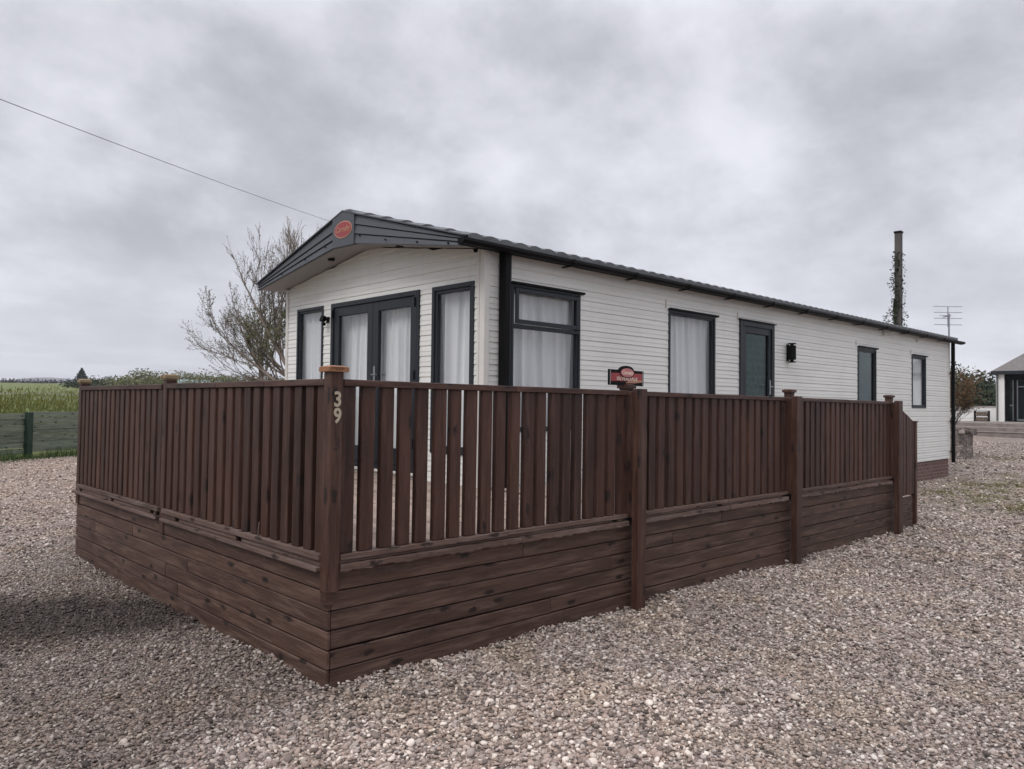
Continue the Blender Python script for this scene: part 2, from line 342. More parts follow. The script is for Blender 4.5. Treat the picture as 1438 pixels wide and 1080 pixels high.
# fence line of the green fence: through GA, direction GD; field lies beyond
GA = Vector((2.37, 18.28, 0)); GD = Vector((2.85, 1.41 * 1.05, 0)).normalized(); GD = Vector((0.86, 0.51, 0)).normalized(); GN = Vector((-GD.y, GD.x, 0))
def ground_mat(name='gravel_ground'):
    m, t, b = newmat(name); geo = N(t, 'ShaderNodeNewGeometry'); pos = geo.outputs['Position']
    def peb(scale, loc):
        mv = vmap(t, pos, (1, 1, 1), loc)
        v = N(t, 'ShaderNodeTexVoronoi'); v.inputs['Scale'].default_value = scale; L(t, mv, v.inputs['Vector'])
        s = N(t, 'ShaderNodeSeparateColor'); L(t, v.outputs['Color'], s.inputs[0]); return s.outputs[0], s.outputs[1], v.outputs['Distance']
    r1, r2, d1 = peb(52, (0, 0, 0)); q1, q2, d2 = peb(23, (3, 5, 0)); w1, w2, d3 = peb(9, (8, 1, 0))
    base = pebble_ramp(t, r1); b2 = pebble_ramp(t, q1); b3 = pebble_ramp(t, w1)
    col = mixc(t, .4, base, b2); col = mixc(t, .25, col, b3)
    col = mixc(t, ramp(t, d1, [(.35, 0), (.75, .65)]), col, (.05, .042, .038))
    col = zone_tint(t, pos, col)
    # field beyond the green fence
    s = N(t, 'ShaderNodeSeparateXYZ'); L(t, pos, s.inputs[0])
    dl = mth(t, 'ADD', mth(t, 'MULTIPLY', mth(t, 'SUBTRACT', s.outputs[0], GA.x), GN.x), mth(t, 'MULTIPLY', mth(t, 'SUBTRACT', s.outputs[1], GA.y), GN.y))
    dl = mth(t, 'ADD', dl, mth(t, 'MULTIPLY', mth(t, 'SUBTRACT', noise(t, pos, 2.2, 4), .5), 1.0))
    # ... and, behind the caravan, everything far away
    far = mth(t, 'ADD', mth(t, 'MULTIPLY', s.outputs[0], .69), mth(t, 'MULTIPLY', s.outputs[1], .72))
    dl = mth(t, 'MAXIMUM', dl, mth(t, 'SUBTRACT', far, 44.0))
    gf = ramp(t, mth(t, 'ADD', mth(t, 'MULTIPLY', dl, .5), .62), [(.45, 0), (.55, 1)])
    gn = noise(t, vmap(t, pos, (.012, .05, 1), rot=(0, 0, -.6)), 1.0, 5, .6); g2 = noise(t, pos, 2.0, 4, .6)
    gcol = ramp(t, gn, [(.3, (.085, .125, .040)), (.45, (.14, .175, .055)), (.55, (.18, .18, .085)), (.7, (.12, .155, .05))])
    gcol = mixc(t, ramp(t, g2, [(.35, 0), (.7, .3)]), gcol, (.06, .085, .03))
    col = mixc(t, gf, col, gcol)
    L(t, col, b.inputs['Base Color']); b.inputs['Roughness'].default_value = .9; b.inputs['Specular IOR Level'].default_value = .2
    hh = mth(t, 'SUBTRACT', 1.0, mth(t, 'ADD', mth(t, 'MULTIPLY', d1, .6), mth(t, 'MULTIPLY', d2, .4)))
    L(t, bump(t, hh, .9, .02), b.inputs['Normal']); return m
def pebble_ramp(t, v):
    return ramp(t, v, [(0, (.075, .063, .058)), (.16, (.17, .142, .128)), (.36, (.285, .235, .208)), (.54, (.38, .305, .262)), (.70, (.33, .30, .285)), (.86, (.50, .44, .395)), (.97, (.68, .64, .59))])
def zone_tint(t, pos, col):
    # dark, wetter gravel pile left of the deck
    def blob(cx, cy, rx, ry, rot, fall=.35):
        mv = N(t, 'ShaderNodeMapping', vector_type='TEXTURE'); mv.inputs['Location'].default_value = (cx, cy, 0); mv.inputs['Rotation'].default_value = (0, 0, rot); mv.inputs['Scale'].default_value = (rx, ry, 100)
        L(t, pos, mv.inputs['Vector']); ln = N(t, 'ShaderNodeVectorMath', operation='LENGTH'); L(t, mv.outputs[0], ln.inputs[0])
        e = mth(t, 'ADD', ln.outputs['Value'], mth(t, 'MULTIPLY', mth(t, 'SUBTRACT', noise(t, pos, 2.6, 5, .65), .5), .7))
        return ramp(t, e, [(1 - fall, 1.0), (1 + fall * .4, 0.0)])
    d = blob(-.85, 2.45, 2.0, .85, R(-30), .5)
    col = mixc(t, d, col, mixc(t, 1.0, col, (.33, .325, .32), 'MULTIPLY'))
    sx = N(t, 'ShaderNodeSeparateXYZ'); L(t, pos, sx.inputs[0])
    ed = mth(t, 'SUBTRACT', sx.outputs[1], mth(t, 'MULTIPLY', sx.outputs[0], .40)); ed = mth(t, 'ADD', ed, mth(t, 'MULTIPLY', mth(t, 'SUBTRACT', noise(t, pos, 1.8, 5, .65), .5), .9))
    tr_ = mth(t, 'MULTIPLY', ramp(t, mth(t, 'ADD', ed, .5), [(.38, 0), (.62, 1)]), ramp(t, mth(t, 'MULTIPLY', mth(t, 'SUBTRACT', 5.0, sx.outputs[1]), .4), [(0, 0), (1, 1)]))
    tr_ = mth(t, 'MULTIPLY', tr_, mth(t, 'LESS_THAN', sx.outputs[0], 1.0))
    far_pale = ramp(t, mth(t, 'MULTIPLY', mth(t, 'SUBTRACT', sx.outputs[1], 4.5), .15), [(0, 0), (1, 1)])  # gravel colour turns gradually paler further along y
    col = mixc(t, far_pale, col, mixc(t, 1.0, col, (1.22, 1.16, 1.12), 'MULTIPLY'))
    col = mixc(t, tr_, col, mixc(t, 1.0, col, (.66, .64, .63), 'MULTIPLY'))
    big = noise(t, pos, .5, 4, .6)
    col = mixc(t, 1.0, col, (1.05, 1.02, 1.015), 'MULTIPLY')
    col = mixc(t, ramp(t, big, [(.35, 0), (.7, .5)]), col, mixc(t, 1.0, col, (.62, .60, .58), 'MULTIPLY'))
    # pale clean stones near the corner
    p = blob(.3, -1.1, 1.5, .8, R(-15), .5)
    col = mixc(t, mth(t, 'MULTIPLY', p, .55), col, mixc(t, 1.0, col, (1.5, 1.46, 1.4), 'MULTIPLY'))
    # weeds and moss tint near the far end of the caravan
    ms = mth(t, 'MULTIPLY', blob(14.5, .2, 4.5, 1.5, R(5), .6), ramp(t, noise(t, pos, 3, 4), [(.45, 0), (.6, .75)]))
    col = mixc(t, ms, col, (.17, .16, .07))
    og = ramp(t, noise(t, pos, 1.3, 5, .7), [(.48, 0), (.70, .5)])
    return mixc(t, og, col, mixc(t, 1.0, col, (1.0, .93, .70), 'MULTIPLY'))
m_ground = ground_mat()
def build_ground():
    rings = [0.0]; r = .35
    while r < 4300: rings.append(r); r += max(.14, r * .035) if r < 60 else r * .05
    seg = 240; vs = [(CP.x, CP.y, height(CP.x, CP.y) - .0)]; fs = []
    for r in rings[1:]:
        for k in range(seg):
            a = 2 * math.pi * k / seg; x = CP.x + r * math.cos(a); y = CP.y + r * math.sin(a)
            vs.append((x, y, height(x, y)))
    for k in range(seg): fs.append((0, 1 + k, 1 + (k + 1) % seg))
    for i in range(len(rings) - 2):
        b0 = 1 + i * seg; b1 = b0 + seg
        for k in range(seg): fs.append((b0 + k, b1 + k, b1 + (k + 1) % seg, b0 + (k + 1) % seg))
    me = bpy.data.meshes.new('ground'); me.from_pydata(vs, [], fs); me.materials.append(m_ground)
    me.polygons.foreach_set('use_smooth', [True] * len(me.polygons))
    o = bpy.data.objects.new('ground', me); COL.objects.link(o); tag(o, kind='structure')
build_ground()

# loose gravel: one object, stones scattered by geometry nodes
def build_gravel():
    rng = np.random.default_rng(5)
    m, t, b = newmat('gravel_stone')
    oi = N(t, 'ShaderNodeObjectInfo'); pos = N(t, 'ShaderNodeNewGeometry').outputs['Position']
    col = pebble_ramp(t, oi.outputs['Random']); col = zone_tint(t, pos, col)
    sp = noise(t, pos, 190, 3, .6); col = mixc(t, ramp(t, sp, [(.4, 0), (.7, .45)]), col, mixc(t, 1.0, col, (.55, .52, .50), 'MULTIPLY'))
    L(t, col, b.inputs['Base Color']); b.inputs['Roughness'].default_value = .75; b.inputs['Specular IOR Level'].default_value = .3
    protos = []
    hid = bpy.data.collections.new('gravel_stones')
    for k in range(7):
        bm = bmesh.new(); bmesh.ops.create_icosphere(bm, subdivisions=2, radius=.5)
        sx, sy, sz = rng.uniform(.8, 1.25), rng.uniform(.65, 1.0), rng.uniform(.42, .7)
        ds = [Vector(rng.normal(size=3)).normalized() for _ in range(5)]; am = rng.uniform(.72, .95, 5)
        for v in bm.verts:
            p = v.co.copy()
            for d, a in zip(ds, am):
                q = p.dot(d)
                if q > .5 * a * .92: p -= d * (q - .5 * a * .92) * .85
            v.co = Vector((p.x * sx, p.y * sy, p.z * sz)) * (1 + rng.normal() * .025)
        me = bpy.data.meshes.new('stone'); bm.to_mesh(me); bm.free(); me.polygons.foreach_set('use_smooth', [True] * len(me.polygons)); me.materials.append(m)
        protos.append(me)
    pts = []; sizes = []
    # polar jittered sectors; density falls with distance, size grows slightly
    bands = [(.6, 5.2, .0132, .0168), (5.2, 8.5, .018, .0195), (8.5, 13, .032, .028), (13, 19, .055, .034), (19, 36, .085, .040)]
    a0, a1 = math.atan2(_f.y, _f.x) - R(44), math.atan2(_f.y, _f.x) + R(44)
    for r0, r1, sp_, sz in bands:
        n = int((a1 - a0) / 2 * (r1 * r1 - r0 * r0) / sp_ ** 2)
        rr = np.sqrt(rng.uniform(r0 * r0, r1 * r1, n)); aa = rng.uniform(a0, a1, n)
        x = CP.x + rr * np.cos(aa); y = CP.y + rr * np.sin(aa)
        s = sz * rng.lognormal(0, .28, n)
        far = (x * .69 + y * .72)
        keep = ~(((x > -.0) & (x < 8.0) & (y > 0) & (y < 4.55)) | ((x > 2.9) & (x < 17.4) & (y > 2.1) & (y < 6.2)) | ((x > 7.9) & (x < 8.55) & (y > 0) & (y < 2)))
        dl = (x - GA.x) * GN.x + (y - GA.y) * GN.y
        keep &= dl < -.5 + rng.normal(size=n) * .25
        vis = ~((x > 0) & (y > 6.2) & (x < 17)) ; keep &= (vis | (x < 3))
        # stones are finer on the trodden left side
        fine = np.clip((y - x - .2) / 2.0, 0, 1); s *= 1 - .22 * fine
        big = np.exp(-(((x - .3) / 1.5) ** 2 + ((y + 1.1) / .9) ** 2)); s *= 1 + .18 * big
        x, y, s = x[keep], y[keep], s[keep]
        z = np.array([height(float(i), float(j)) for i, j in zip(x, y)]) + rng.uniform(-.15, .42, len(x)) * s
        # gravel heaps a little against the boards
        hr = np.where((x > -.05) & (x < 8.4) & (y < 0), np.exp(y / .07), 0) + np.where((y > -.05) & (y < 4.5) & (x < 0), np.exp(x / .07), 0)
        z = z + hr * (.002 + .007 * np.sin(x * 5 + y * 4) + rng.uniform(-.004, .010, len(x)))
        pts.append(np.c_[x, y, z]); sizes.append(s)
    P = np.concatenate(pts); S = np.concatenate(sizes)
    me = bpy.data.meshes.new('loose_gravel'); me.vertices.add(len(P)); me.vertices.foreach_set('co', P.astype('f').ravel()); me.update()
    a = me.attributes.new('size', 'FLOAT', 'POINT'); a.data.foreach_set('value', S.astype('f'))
    rot = np.c_[rng.uniform(-.6, .6, len(P)), rng.uniform(-.6, .6, len(P)), rng.uniform(0, 6.28, len(P))]
    a = me.attributes.new('rot', 'FLOAT_VECTOR', 'POINT'); a.data.foreach_set('vector', rot.astype('f').ravel())
    o = bpy.data.objects.new('loose_gravel', me); COL.objects.link(o)
    tag(o, 'loose mixed grey and tan gravel stones covering the yard', 'gravel', kind='stuff')
    ng = bpy.data.node_groups.new('scatter', 'GeometryNodeTree')
    ng.interface.new_socket('Geometry', in_out='INPUT', socket_type='NodeSocketGeometry'); ng.interface.new_socket('Geometry', in_out='OUTPUT', socket_type='NodeSocketGeometry')
    gi = N(ng, 'NodeGroupInput'); go = N(ng, 'NodeGroupOutput')
    m2p = N(ng, 'GeometryNodeMeshToPoints'); L(ng, gi.outputs[0], m2p.inputs[0])
    # stone prototypes are held in a collection that is not linked to the scene
    for i, pm in enumerate(protos):
        po = bpy.data.objects.new('stone', pm); hid.objects.link(po)
    ci = N(ng, 'GeometryNodeCollectionInfo'); ci.inputs['Collection'].default_value = hid; ci.inputs['Separate Children'].default_value = True; ci.inputs['Reset Children'].default_value = True
    iop = N(ng, 'GeometryNodeInstanceOnPoints'); iop.inputs['Pick Instance'].default_value = True
    L(ng, m2p.outputs[0], iop.inputs['Points']); L(ng, ci.outputs[0], iop.inputs['Instance'])
    na = N(ng, 'GeometryNodeInputNamedAttribute', data_type='FLOAT'); na.inputs[0].default_value = 'size'
    nr = N(ng, 'GeometryNodeInputNamedAttribute', data_type='FLOAT_VECTOR'); nr.inputs[0].default_value = 'rot'
    def outof(n): return [q for q in n.outputs if q.enabled and q.name == 'Attribute'][0]
    L(ng, outof(nr), iop.inputs['Rotation']); L(ng, outof(na), iop.inputs['Scale'])
    L(ng, iop.outputs[0], go.inputs[0])
    md = o.modifiers.new('scatter', 'NODES'); md.node_group = ng
    print('stones', len(P))
build_gravel()

# ------------------------------------------------------------------ caravan (static holiday home)
XF, XB, YS, YL = 2.96, 17.36, 2.13, 6.19     # front wall, rear wall, near side wall, far side wall
van = empty('static_caravan', (XF, YS, 0), (0, -0.0052, 0))
tag(van, 'long cream static caravan with horizontal siding, dark frames and grey gable', 'caravan')
def loc(o): o.location = (-XF, -YS, 0); return o      # part built in unrotated world coordinates
def vbuild(mb, name, mat, parent=van, **k):
    o = mb.build(name, mat, parent, **k)
    if parent is van: loc(o)
    return o
PITCH, Z0 = .112, .324
PROF = [(0.0, .0105), (.004, .011), (.044, .0070), (.050, .0098), (.060, .0090), (.098, .004), (.106, .0015)]   # (height in board, outward)
def wall_sheet(mb, axis, plane, sgn, a0, a1, z0, z1, holes, top=None):
    """siding wall in plane axis=plane, outward direction sgn, spans a0..a1 along the other axis"""
    zs = set([z0, z1])
    k = int((z0 - Z0) / PITCH) - 1
    lv = []
    while Z0 + k * PITCH < z1 + .2:
        for h, o in PROF:
            z = Z0 + k * PITCH + h
            lv.append((z, o))
        k += 1
    def off(z):
        for (za, oa), (zb, ob) in zip(lv, lv[1:]):
            if za <= z < zb: return oa + (ob - oa) * (z - za) / (zb - za)
        return 0
    zs |= {z for z, o in lv if z0 < z < z1}
    for h in holes: zs |= {h[2], h[3]} & {z for z in (h[2], h[3]) if z0 < z < z1}
    zs = sorted(zs); xs0 = sorted({a0, a1} | {v for h in holes for v in h[:2]})
    for za, zb in zip(zs, zs[1:]):
        if zb - za < 1e-5: continue
        oa, ob = off(za + 1e-6), off(zb - 1e-6); zm = (za + zb) / 2
        for xa, xb in zip(xs0, xs0[1:]):
            if any(h[0] <= (xa + xb) / 2 <= h[1] and h[2] <= zm <= h[3] for h in holes): continue
            lo0, hi0, lo1, hi1 = xa, xb, xa, xb
            if top:
                l0, h0 = top(za); l1, h1 = top(zb)
                if l0 >= h0: continue
                lo0, hi0 = max(xa, l0), min(xb, h0); lo1, hi1 = max(xa, l1), min(xb, h1)
                if hi0 <= lo0: continue
                if hi1 < lo1: lo1 = hi1 = (l0 + h0) / 2
            P = []
            for a, z, o in ((lo0, za, oa), (hi0, za, oa), (hi1, zb, ob), (lo1, zb, ob)):
                P.append((a, plane + sgn * o, z) if axis == 1 else (plane + sgn * o, a, z))
            mb.add(P, [(0, 1, 2, 3)], None, .5)
        # underside lip at steps
    for k2 in range(-1, 40):
        z = Z0 + k2 * PITCH
        if not (z0 < z < z1): continue
        for xa, xb in zip(xs0, xs0[1:]):
            if any(h[0] <= (xa + xb) / 2 <= h[1] and h[2] <= z <= h[3] for h in holes): continue
            if top:
                l0, h0 = top(z); xa, xb = max(xa, l0), min(xb, h0)
                if xb <= xa: continue
            P = [(a, plane + sgn * o, z) if axis == 1 else (plane + sgn * o, a, z) for a, o in ((xa, .0), (xb, .0), (xb, .0100), (xa, .0100))]
            mb.add(P, [(0, 1, 2, 3)], None, .5)
AY = 4.14; AZ, EZ = 3.655, 3.05                     # apex, eaves
SW = [(3.33, 4.38, 1.22, 2.72), (6.13, 7.22, 1.22, 2.715), (7.90, 8.90, .80, 2.735), (12.13, 12.97, 1.50, 2.60), (14.92, 15.74, 1.515, 2.595)]
FW = [(2.28, 2.94, .98, 2.72), (3.18, 4.99, .76, 2.72), (5.22, 5.875, .98, 2.72)]
mb = MB(1); wall_sheet(mb, 1, YS, -1, XF + .02, XB, .36, 3.08, SW); wl = vbuild(mb, 'side_wall', m_siding)
def gtop(z):
    if z < 3.03: return (-9, 99)
    # soffit line: z = 3.03 at the corners to 3.32 at the apex
    t = (z - 3.03) / .30
    return (YS + t * (AY - YS), YL - t * (YL - AY)) if t < 1 else (1, 0)
mb = MB(2); wall_sheet(mb, 0, XF, -1, YS + .05, YL, .36, 3.33, FW, gtop); vbuild(mb, 'front_wall', m_siding)
mb = MB(3); mb.box(XF + .05, XB, YL - .03, YL, .36, 3.06); mb.prism([(YS + .01, .36), (YL - .03, .36), (YL - .03, 3.04), (AY, 3.62), (YS + .01, 3.04)], XB - .03, XB, 0)
vbuild(mb, 'rear_wall', m_siding)
# interior lining so that windows look into a room, not into the sky
mb = MB(4); mb.box(XF + .35, XB - .1, YS + .9, YS + .92, .5, 2.9); mb.box(XF + .9, XF + .92, YS + .93, YL - .1, .5, 2.9)
mb.box(XF + .05, XB - .05, YS + .05, YL - .05, .66, .70); mb.box(XF + .05, XB - .05, YS + .05, YL - .05, 2.95, 2.97)
vbuild(mb, 'interior_lining', m_room)
def vsplit(name, mat, parent, shapes, **k):
    for q, sh_ in enumerate(shapes):
        mb = MB(q + len(name)); sh_(mb)
        if parent is van: vbuild(mb, name, mat, **k)
        else: mb.build(name, mat, parent, **k)
vsplit('corner_trim', m_trim, van, [lambda m: (m.box(XF - .022, XF + .05, YS - .022, YS + .05, .36, 3.03), m.box(XF - .026, XF + .03, YS + .052, YS + .085, .36, 3.04)),
    lambda m: m.box(XF - .022, XF + .04, YL - .05, YL + .01, .36, 3.03), lambda m: m.box(XB - .03, XB + .02, YS - .02, YS + .04, .36, 3.05)], bevel=.004)
vsplit('base_trim', m_trim, van, [lambda m: m.box(XF - .012, XF + .03, YS + .086, YL - .051, .33, .359)])
mb = MB(6); mb.box(XF + .06, XB - .02, YS + .02, YL - .04, -.15, .358); vbuild(mb, 'brick_skirting', m_brick)
# ---- windows and doors
def frame_ring(mb, axis, plane, sgn, a0, a1, z0, z1, w_, d0, d1, sides='lrtb'):
    def bx(p, q, r_, s_):
        lo, hi = sorted((plane + sgn * d0, plane + sgn * d1))
        if axis == 1: mb.box(p, q, lo, hi, r_, s_)
        else: mb.box(lo, hi, p, q, r_, s_)
    bx(a0, a0 + w_, z0, z1); bx(a1 - w_, a1, z0, z1); bx(a0 + w_, a1 - w_, z1 - w_, z1); bx(a0 + w_, a1 - w_, z0, z0 + w_)
def pane(mb, axis, plane, a0, a1, z0, z1, th=.008):
    if axis == 1: mb.box(a0, a1, plane - th / 2, plane + th / 2, z0, z1)
    else: mb.box(plane - th / 2, plane + th / 2, a0, a1, z0, z1)
def curtain(axis, plane, a0, a1, z0, z1, seed, amp=.030, folds=9, gather=0.0):
    mb = MB(seed); rn = random.Random(seed); tn = []; nx, nz = int(folds * 14), 14; ph = [rn.uniform(0, 6.28) for _ in range(4)]
    vs = []; fs = []
    for j in range(nz + 1):
        v = j / nz; z = z0 + (z1 - z0) * v
        for i in range(nx + 1):
            u = i / nx; x = a0 + (a1 - a0) * u
            w_ = math.sin(u * folds * 6.28 + ph[0] + .8 * math.sin(u * 9 + ph[1])) ; w_ = math.copysign(abs(w_) ** .7, w_)
            o = amp * w_ * (.75 + .35 * math.sin(u * 17 + ph[2])) + .012 * math.sin(u * 5 + v * 3 + ph[3])
            x += .012 * math.sin(v * 4 + u * 20 + ph[1])
            vs.append((x, plane + o, z) if axis == 1 else (plane + o, x, z)); tn.append(.5 + .5 * math.sin(u * folds * 6.28 + ph[0] + .8 * math.sin(u * 9 + ph[1]) + v * .5) * (.6 + .4 * math.sin(u * 23 + ph[3])))
    for j in range(nz):
        for i in range(nx): a = j * (nx + 1) + i; fs.append((a, a + 1, a + nx + 2, a + nx + 1))
    mb.add(vs, fs); mb.t = tn; return mb
def make_window(name, axis, plane, sgn, a0, a1, z0, z1, w_=.045, gl=m_glass, cur='curtain', bars=(), label=None, seed=0, cap=True):
    mb = MB(seed)
    frame_ring(mb, axis, plane, sgn, a0 - .012, a1 + .012, z0 - .012, z1 + .012, w_ * .62, -.02, .022)
    frame_ring(mb, axis, plane, sgn, a0 + w_ * .62 - .012, a1 - w_ * .62 + .012, z0 + w_ * .62 - .012, z1 - w_ * .62 + .012, w_ * .45, -.04, .006)
    for z in bars:
        lo, hi = sorted((plane - sgn * .045, plane + sgn * .024))
        if axis == 1: mb.box(a0 + .017, a1 - .017, lo, hi, z - .02, z + .02)
        else: mb.box(lo, hi, a0 + .017, a1 - .017, z - .02, z + .02)
    fr = vbuild(mb, name, m_anth, bevel=.003)
    if label: fr['label'] = label
    if cap:
        mb = MB(); lo, hi = sorted((plane + sgn * .005, plane + sgn * .05))
        if axis == 1: mb.prism([(lo, z1 + .013), (hi, z1 + .006), (hi, z1 + .018), (lo, z1 + .034)], a0 - .03, a1 + .06, 0)
        else: mb.prism([(lo, z1 + .013), (hi, z1 + .013), (hi, z1 + .018), (lo, z1 + .028)], a0 - .02, a1 + .02, 1)
        mb.build('drip_cap', m_black, fr)
    if gl:
        mb = MB(); zz_ = [z0 + w_ * .7] + sorted(bars) + [z1 - w_ * .7]
        for q, (p0, p1) in enumerate(zip(zz_, zz_[1:])):
            pane(mb, axis, plane - sgn * .022, a0 + w_ * .7, a1 - w_ * .7, p0 + (.021 if q else 0), p1 - (.021 if q < len(zz_) - 2 else 0), .006)
        mb.build('glass', gl, fr)
    if cur == 'curtain':
        curtain(axis, plane - sgn * .11, a0 + .0, a1 - .0, z0 - .02, z1 + .03, seed + 50, folds=max(4, int((a1 - a0) * 6.5))).build('curtain', m_curtain, fr, smooth=True)
    elif cur:
        mb = MB(); n_ = int((z1 - z0) / .05)
        for i in range(n_):
            z = z0 + i * .05
            if axis == 1: mb.box(a0, a1, plane - sgn * .06, plane - sgn * .063, z, z + .047)
        mb.build('blind', cur, fr)
    return fr
make_window('window', 1, YS, -1, *SW[0], bars=(2.30,), label='tall side window split by a dark crossbar, next to the downpipe', seed=11)
make_window('window', 1, YS, -1, *SW[1], w_=.055, label='tall side window with sheer curtain left of the side door', seed=12)
make_window('window', 1, YS, -1, *SW[3], w_=.07, gl=m_dglass, cur=m_teal, label='narrow side window with dark teal blind', seed=13)
make_window('window', 1, YS, -1, *SW[4], w_=.06, cur=m_blind, label='small frosted side window near the rear end', seed=14)
make_window('window', 0, XF, -1, *FW[0], w_=.075, label='front window right of the double doors', seed=15, cap=False)
make_window('window', 0, XF, -1, *FW[2], w_=.06, label='front window left of the double doors', seed=16, cap=False)
# opening sash of the split window
mb = MB(17); frame_ring(mb, 1, YS, -1, 3.36, 4.35, 2.325, 2.695, .045, .0225, .042); vbuild(mb, 'window_sash', m_anth, bevel=.004)
# double doors
a0, a1, z0, z1 = FW[1]
mb = MB(18); frame_ring(mb, 0, XF, -1, a0 - .012, a1 + .012, z0 - .03, z1 + .012, .055, -.03, .030); mb.box(XF - .034, XF - .005, a0 + .02, a0 + .065, z0, z1 + .005)
df = vbuild(mb, 'door_frame', m_anth, bevel=.003); df['label'] = 'dark frame of the front double doors'
for (l0, l1, hs) in ((a0 + .05, 4.078, 1), (4.084, a1 - .045, 0)):
    mb = MB(int(l0 * 10)); lo, hi = XF - .012, XF + .035
    sw_ = .11
    mb.box(lo, hi, l0, l0 + sw_, z0 + .03, z1 - .045); mb.box(lo, hi, l1 - sw_, l1, z0 + .03, z1 - .045)
    mb.box(lo, hi, l0 + sw_, l1 - sw_, z1 - .045 - sw_, z1 - .045); mb.box(lo, hi, l0 + sw_, l1 - sw_, z0 + .03, z0 + .22)
    dl_ = vbuild(mb, 'door', m_anth, bevel=.004)
    mb = MB(); pane(mb, 0, XF + .015, l0 + sw_, l1 - sw_, z0 + .22, z1 - .045 - sw_); mb.build('glass', m_glass, dl_)
    curtain(0, XF + .13, l0 + .02, l1 - .02, z0 + .05, z1, 70 + hs, amp=.022, folds=6).build('curtain', m_curtain, dl_, smooth=True)
    mb = MB(); yy = l1 - .055 if hs else l0 + .055
    mb.box(XF - .024, XF - .0125, yy - .018, yy + .018, 1.70, 1.92); mb.tube([(XF - .02, yy, 1.82), (XF - .06, yy, 1.82), (XF - .06, yy + (-.1 if hs else .1), 1.82)], .009)
    if hs: mb.build('handle', m_metal, dl_)
    for zh in (2.55, 1.75, 1.0):
        ye = l0 - .004 if hs else l1 + .004
        mb = MB(); mb.tube([(XF - .036, ye, zh), (XF - .036, ye, zh + .1)], .014); mb.build('hinge', m_black, dl_)
# side door
a0, a1, z0, z1 = SW[2]
mb = MB(19); frame_ring(mb, 1, YS, -1, a0 - .012, a1 + .012, z0, z1 + .012, .075, -.03, .034); df = vbuild(mb, 'door_frame', m_anth, bevel=.003); df['label'] = 'dark frame of the side door'
mb = MB(); mb.prism([(YS - .06, z1 + .010), (YS, z1 + .013), (YS, z1 + .04), (YS - .06, z1 + .022)], a0 - .03, a1 + .03, 0); mb.build('drip_cap', m_black, df)
mb = MB(20); lo, hi = YS - .012, YS + .035; l0, l1 = a0 + .065, a1 - .065; sw_ = .12
mb.box(l0, l0 + sw_, lo, hi, z0 + .03, z1 - .06); mb.box(l1 - sw_ * .6, l1, lo, hi, z0 + .03, z1 - .06); mb.box(l0 + sw_, l1 - sw_ * .6, lo, hi, z1 - .06 - .10, z1 - .06); mb.box(l0 + sw_, l1 - sw_ * .6, lo, hi, z0 + .03, z0 + .25)
dl_ = vbuild(mb, 'door', m_anth, bevel=.004); dl_['label'] = 'dark side door with patterned glass'
mb = MB(); pane(mb, 1, YS + .018, l0 + sw_, l1 - sw_ * .6, z0 + .25, z1 - .16); mb.build('glass', m_dglass, dl_)
mb = MB(); mb.box(l0 + sw_, l1 - sw_ * .6, YS + .03, YS + .034, z0 + .25, z1 - .16); mb.build('patterned_panel', m_doorpat, dl_)
mb = MB(); mb.box(l1 - .055, l1 - .02, YS - .024, YS - .0125, 1.68, 1.9); mb.tube([(l1 - .037, YS - .02, 1.8), (l1 - .037, YS - .06, 1.8), (l1 - .14, YS - .06, 1.8)], .009); mb.build('handle', m_metal, dl_)
# ---- roof: wavy pressed tiles, two slopes
def roofz(y): return AZ - abs(y - AY) * ((AZ - EZ) / (AY - 1.99))
XR0, XR1 = 2.60, 17.46
def roof_slope(side):
    mb = MB(30 + side); rows = 6; W_ = 2.17; nx = int((XR1 - XR0) / .0315); vs = []; fs = []
    lines = []
    for r in range(rows):
        for e in (0, 1): lines.append((W_ * (r + e) / rows, .03 * (1 - e) if False else (.0 if e == 0 else .022)))
    for (dist, up) in lines:
        y = AY - side * dist
        for i in range(nx + 1):
            x = XR0 + (XR1 - XR0) * i / nx; wv = .030 * (abs(math.sin((x - 2.6) * math.pi / .205)) ** .9)
            vs.append((x, y, roofz(y) + .03 + up + wv))
    for j in range(len(lines) - 1):
        for i in range(nx): a = j * (nx + 1) + i; fs.append((a, a + 1, a + nx + 2, a + nx + 1))
    # front lip of the lowest row
    b0 = (len(lines) - 1) * (nx + 1); y = AY - side * W_; s0 = len(vs)
    for i in range(nx + 1):
        x = XR0 + (XR1 - XR0) * i / nx; vs.append((x, y, roofz(y) + .008))
    for i in range(nx): fs.append((b0 + i, b0 + i + 1, s0 + i + 1, s0 + i))
    mb.add(vs, fs); return vbuild(mb, 'roof', m_tiles)
rf = roof_slope(1); roof_slope(-1)
mb = MB(33); mb.prism([(AY - .16, AZ + .0), (AY - .09, AZ + .055), (AY, AZ + .065), (AY + .09, AZ + .055), (AY + .16, AZ + .0)], XR0, XR1, 0); vbuild(mb, 'ridge_cap', m_tiles)
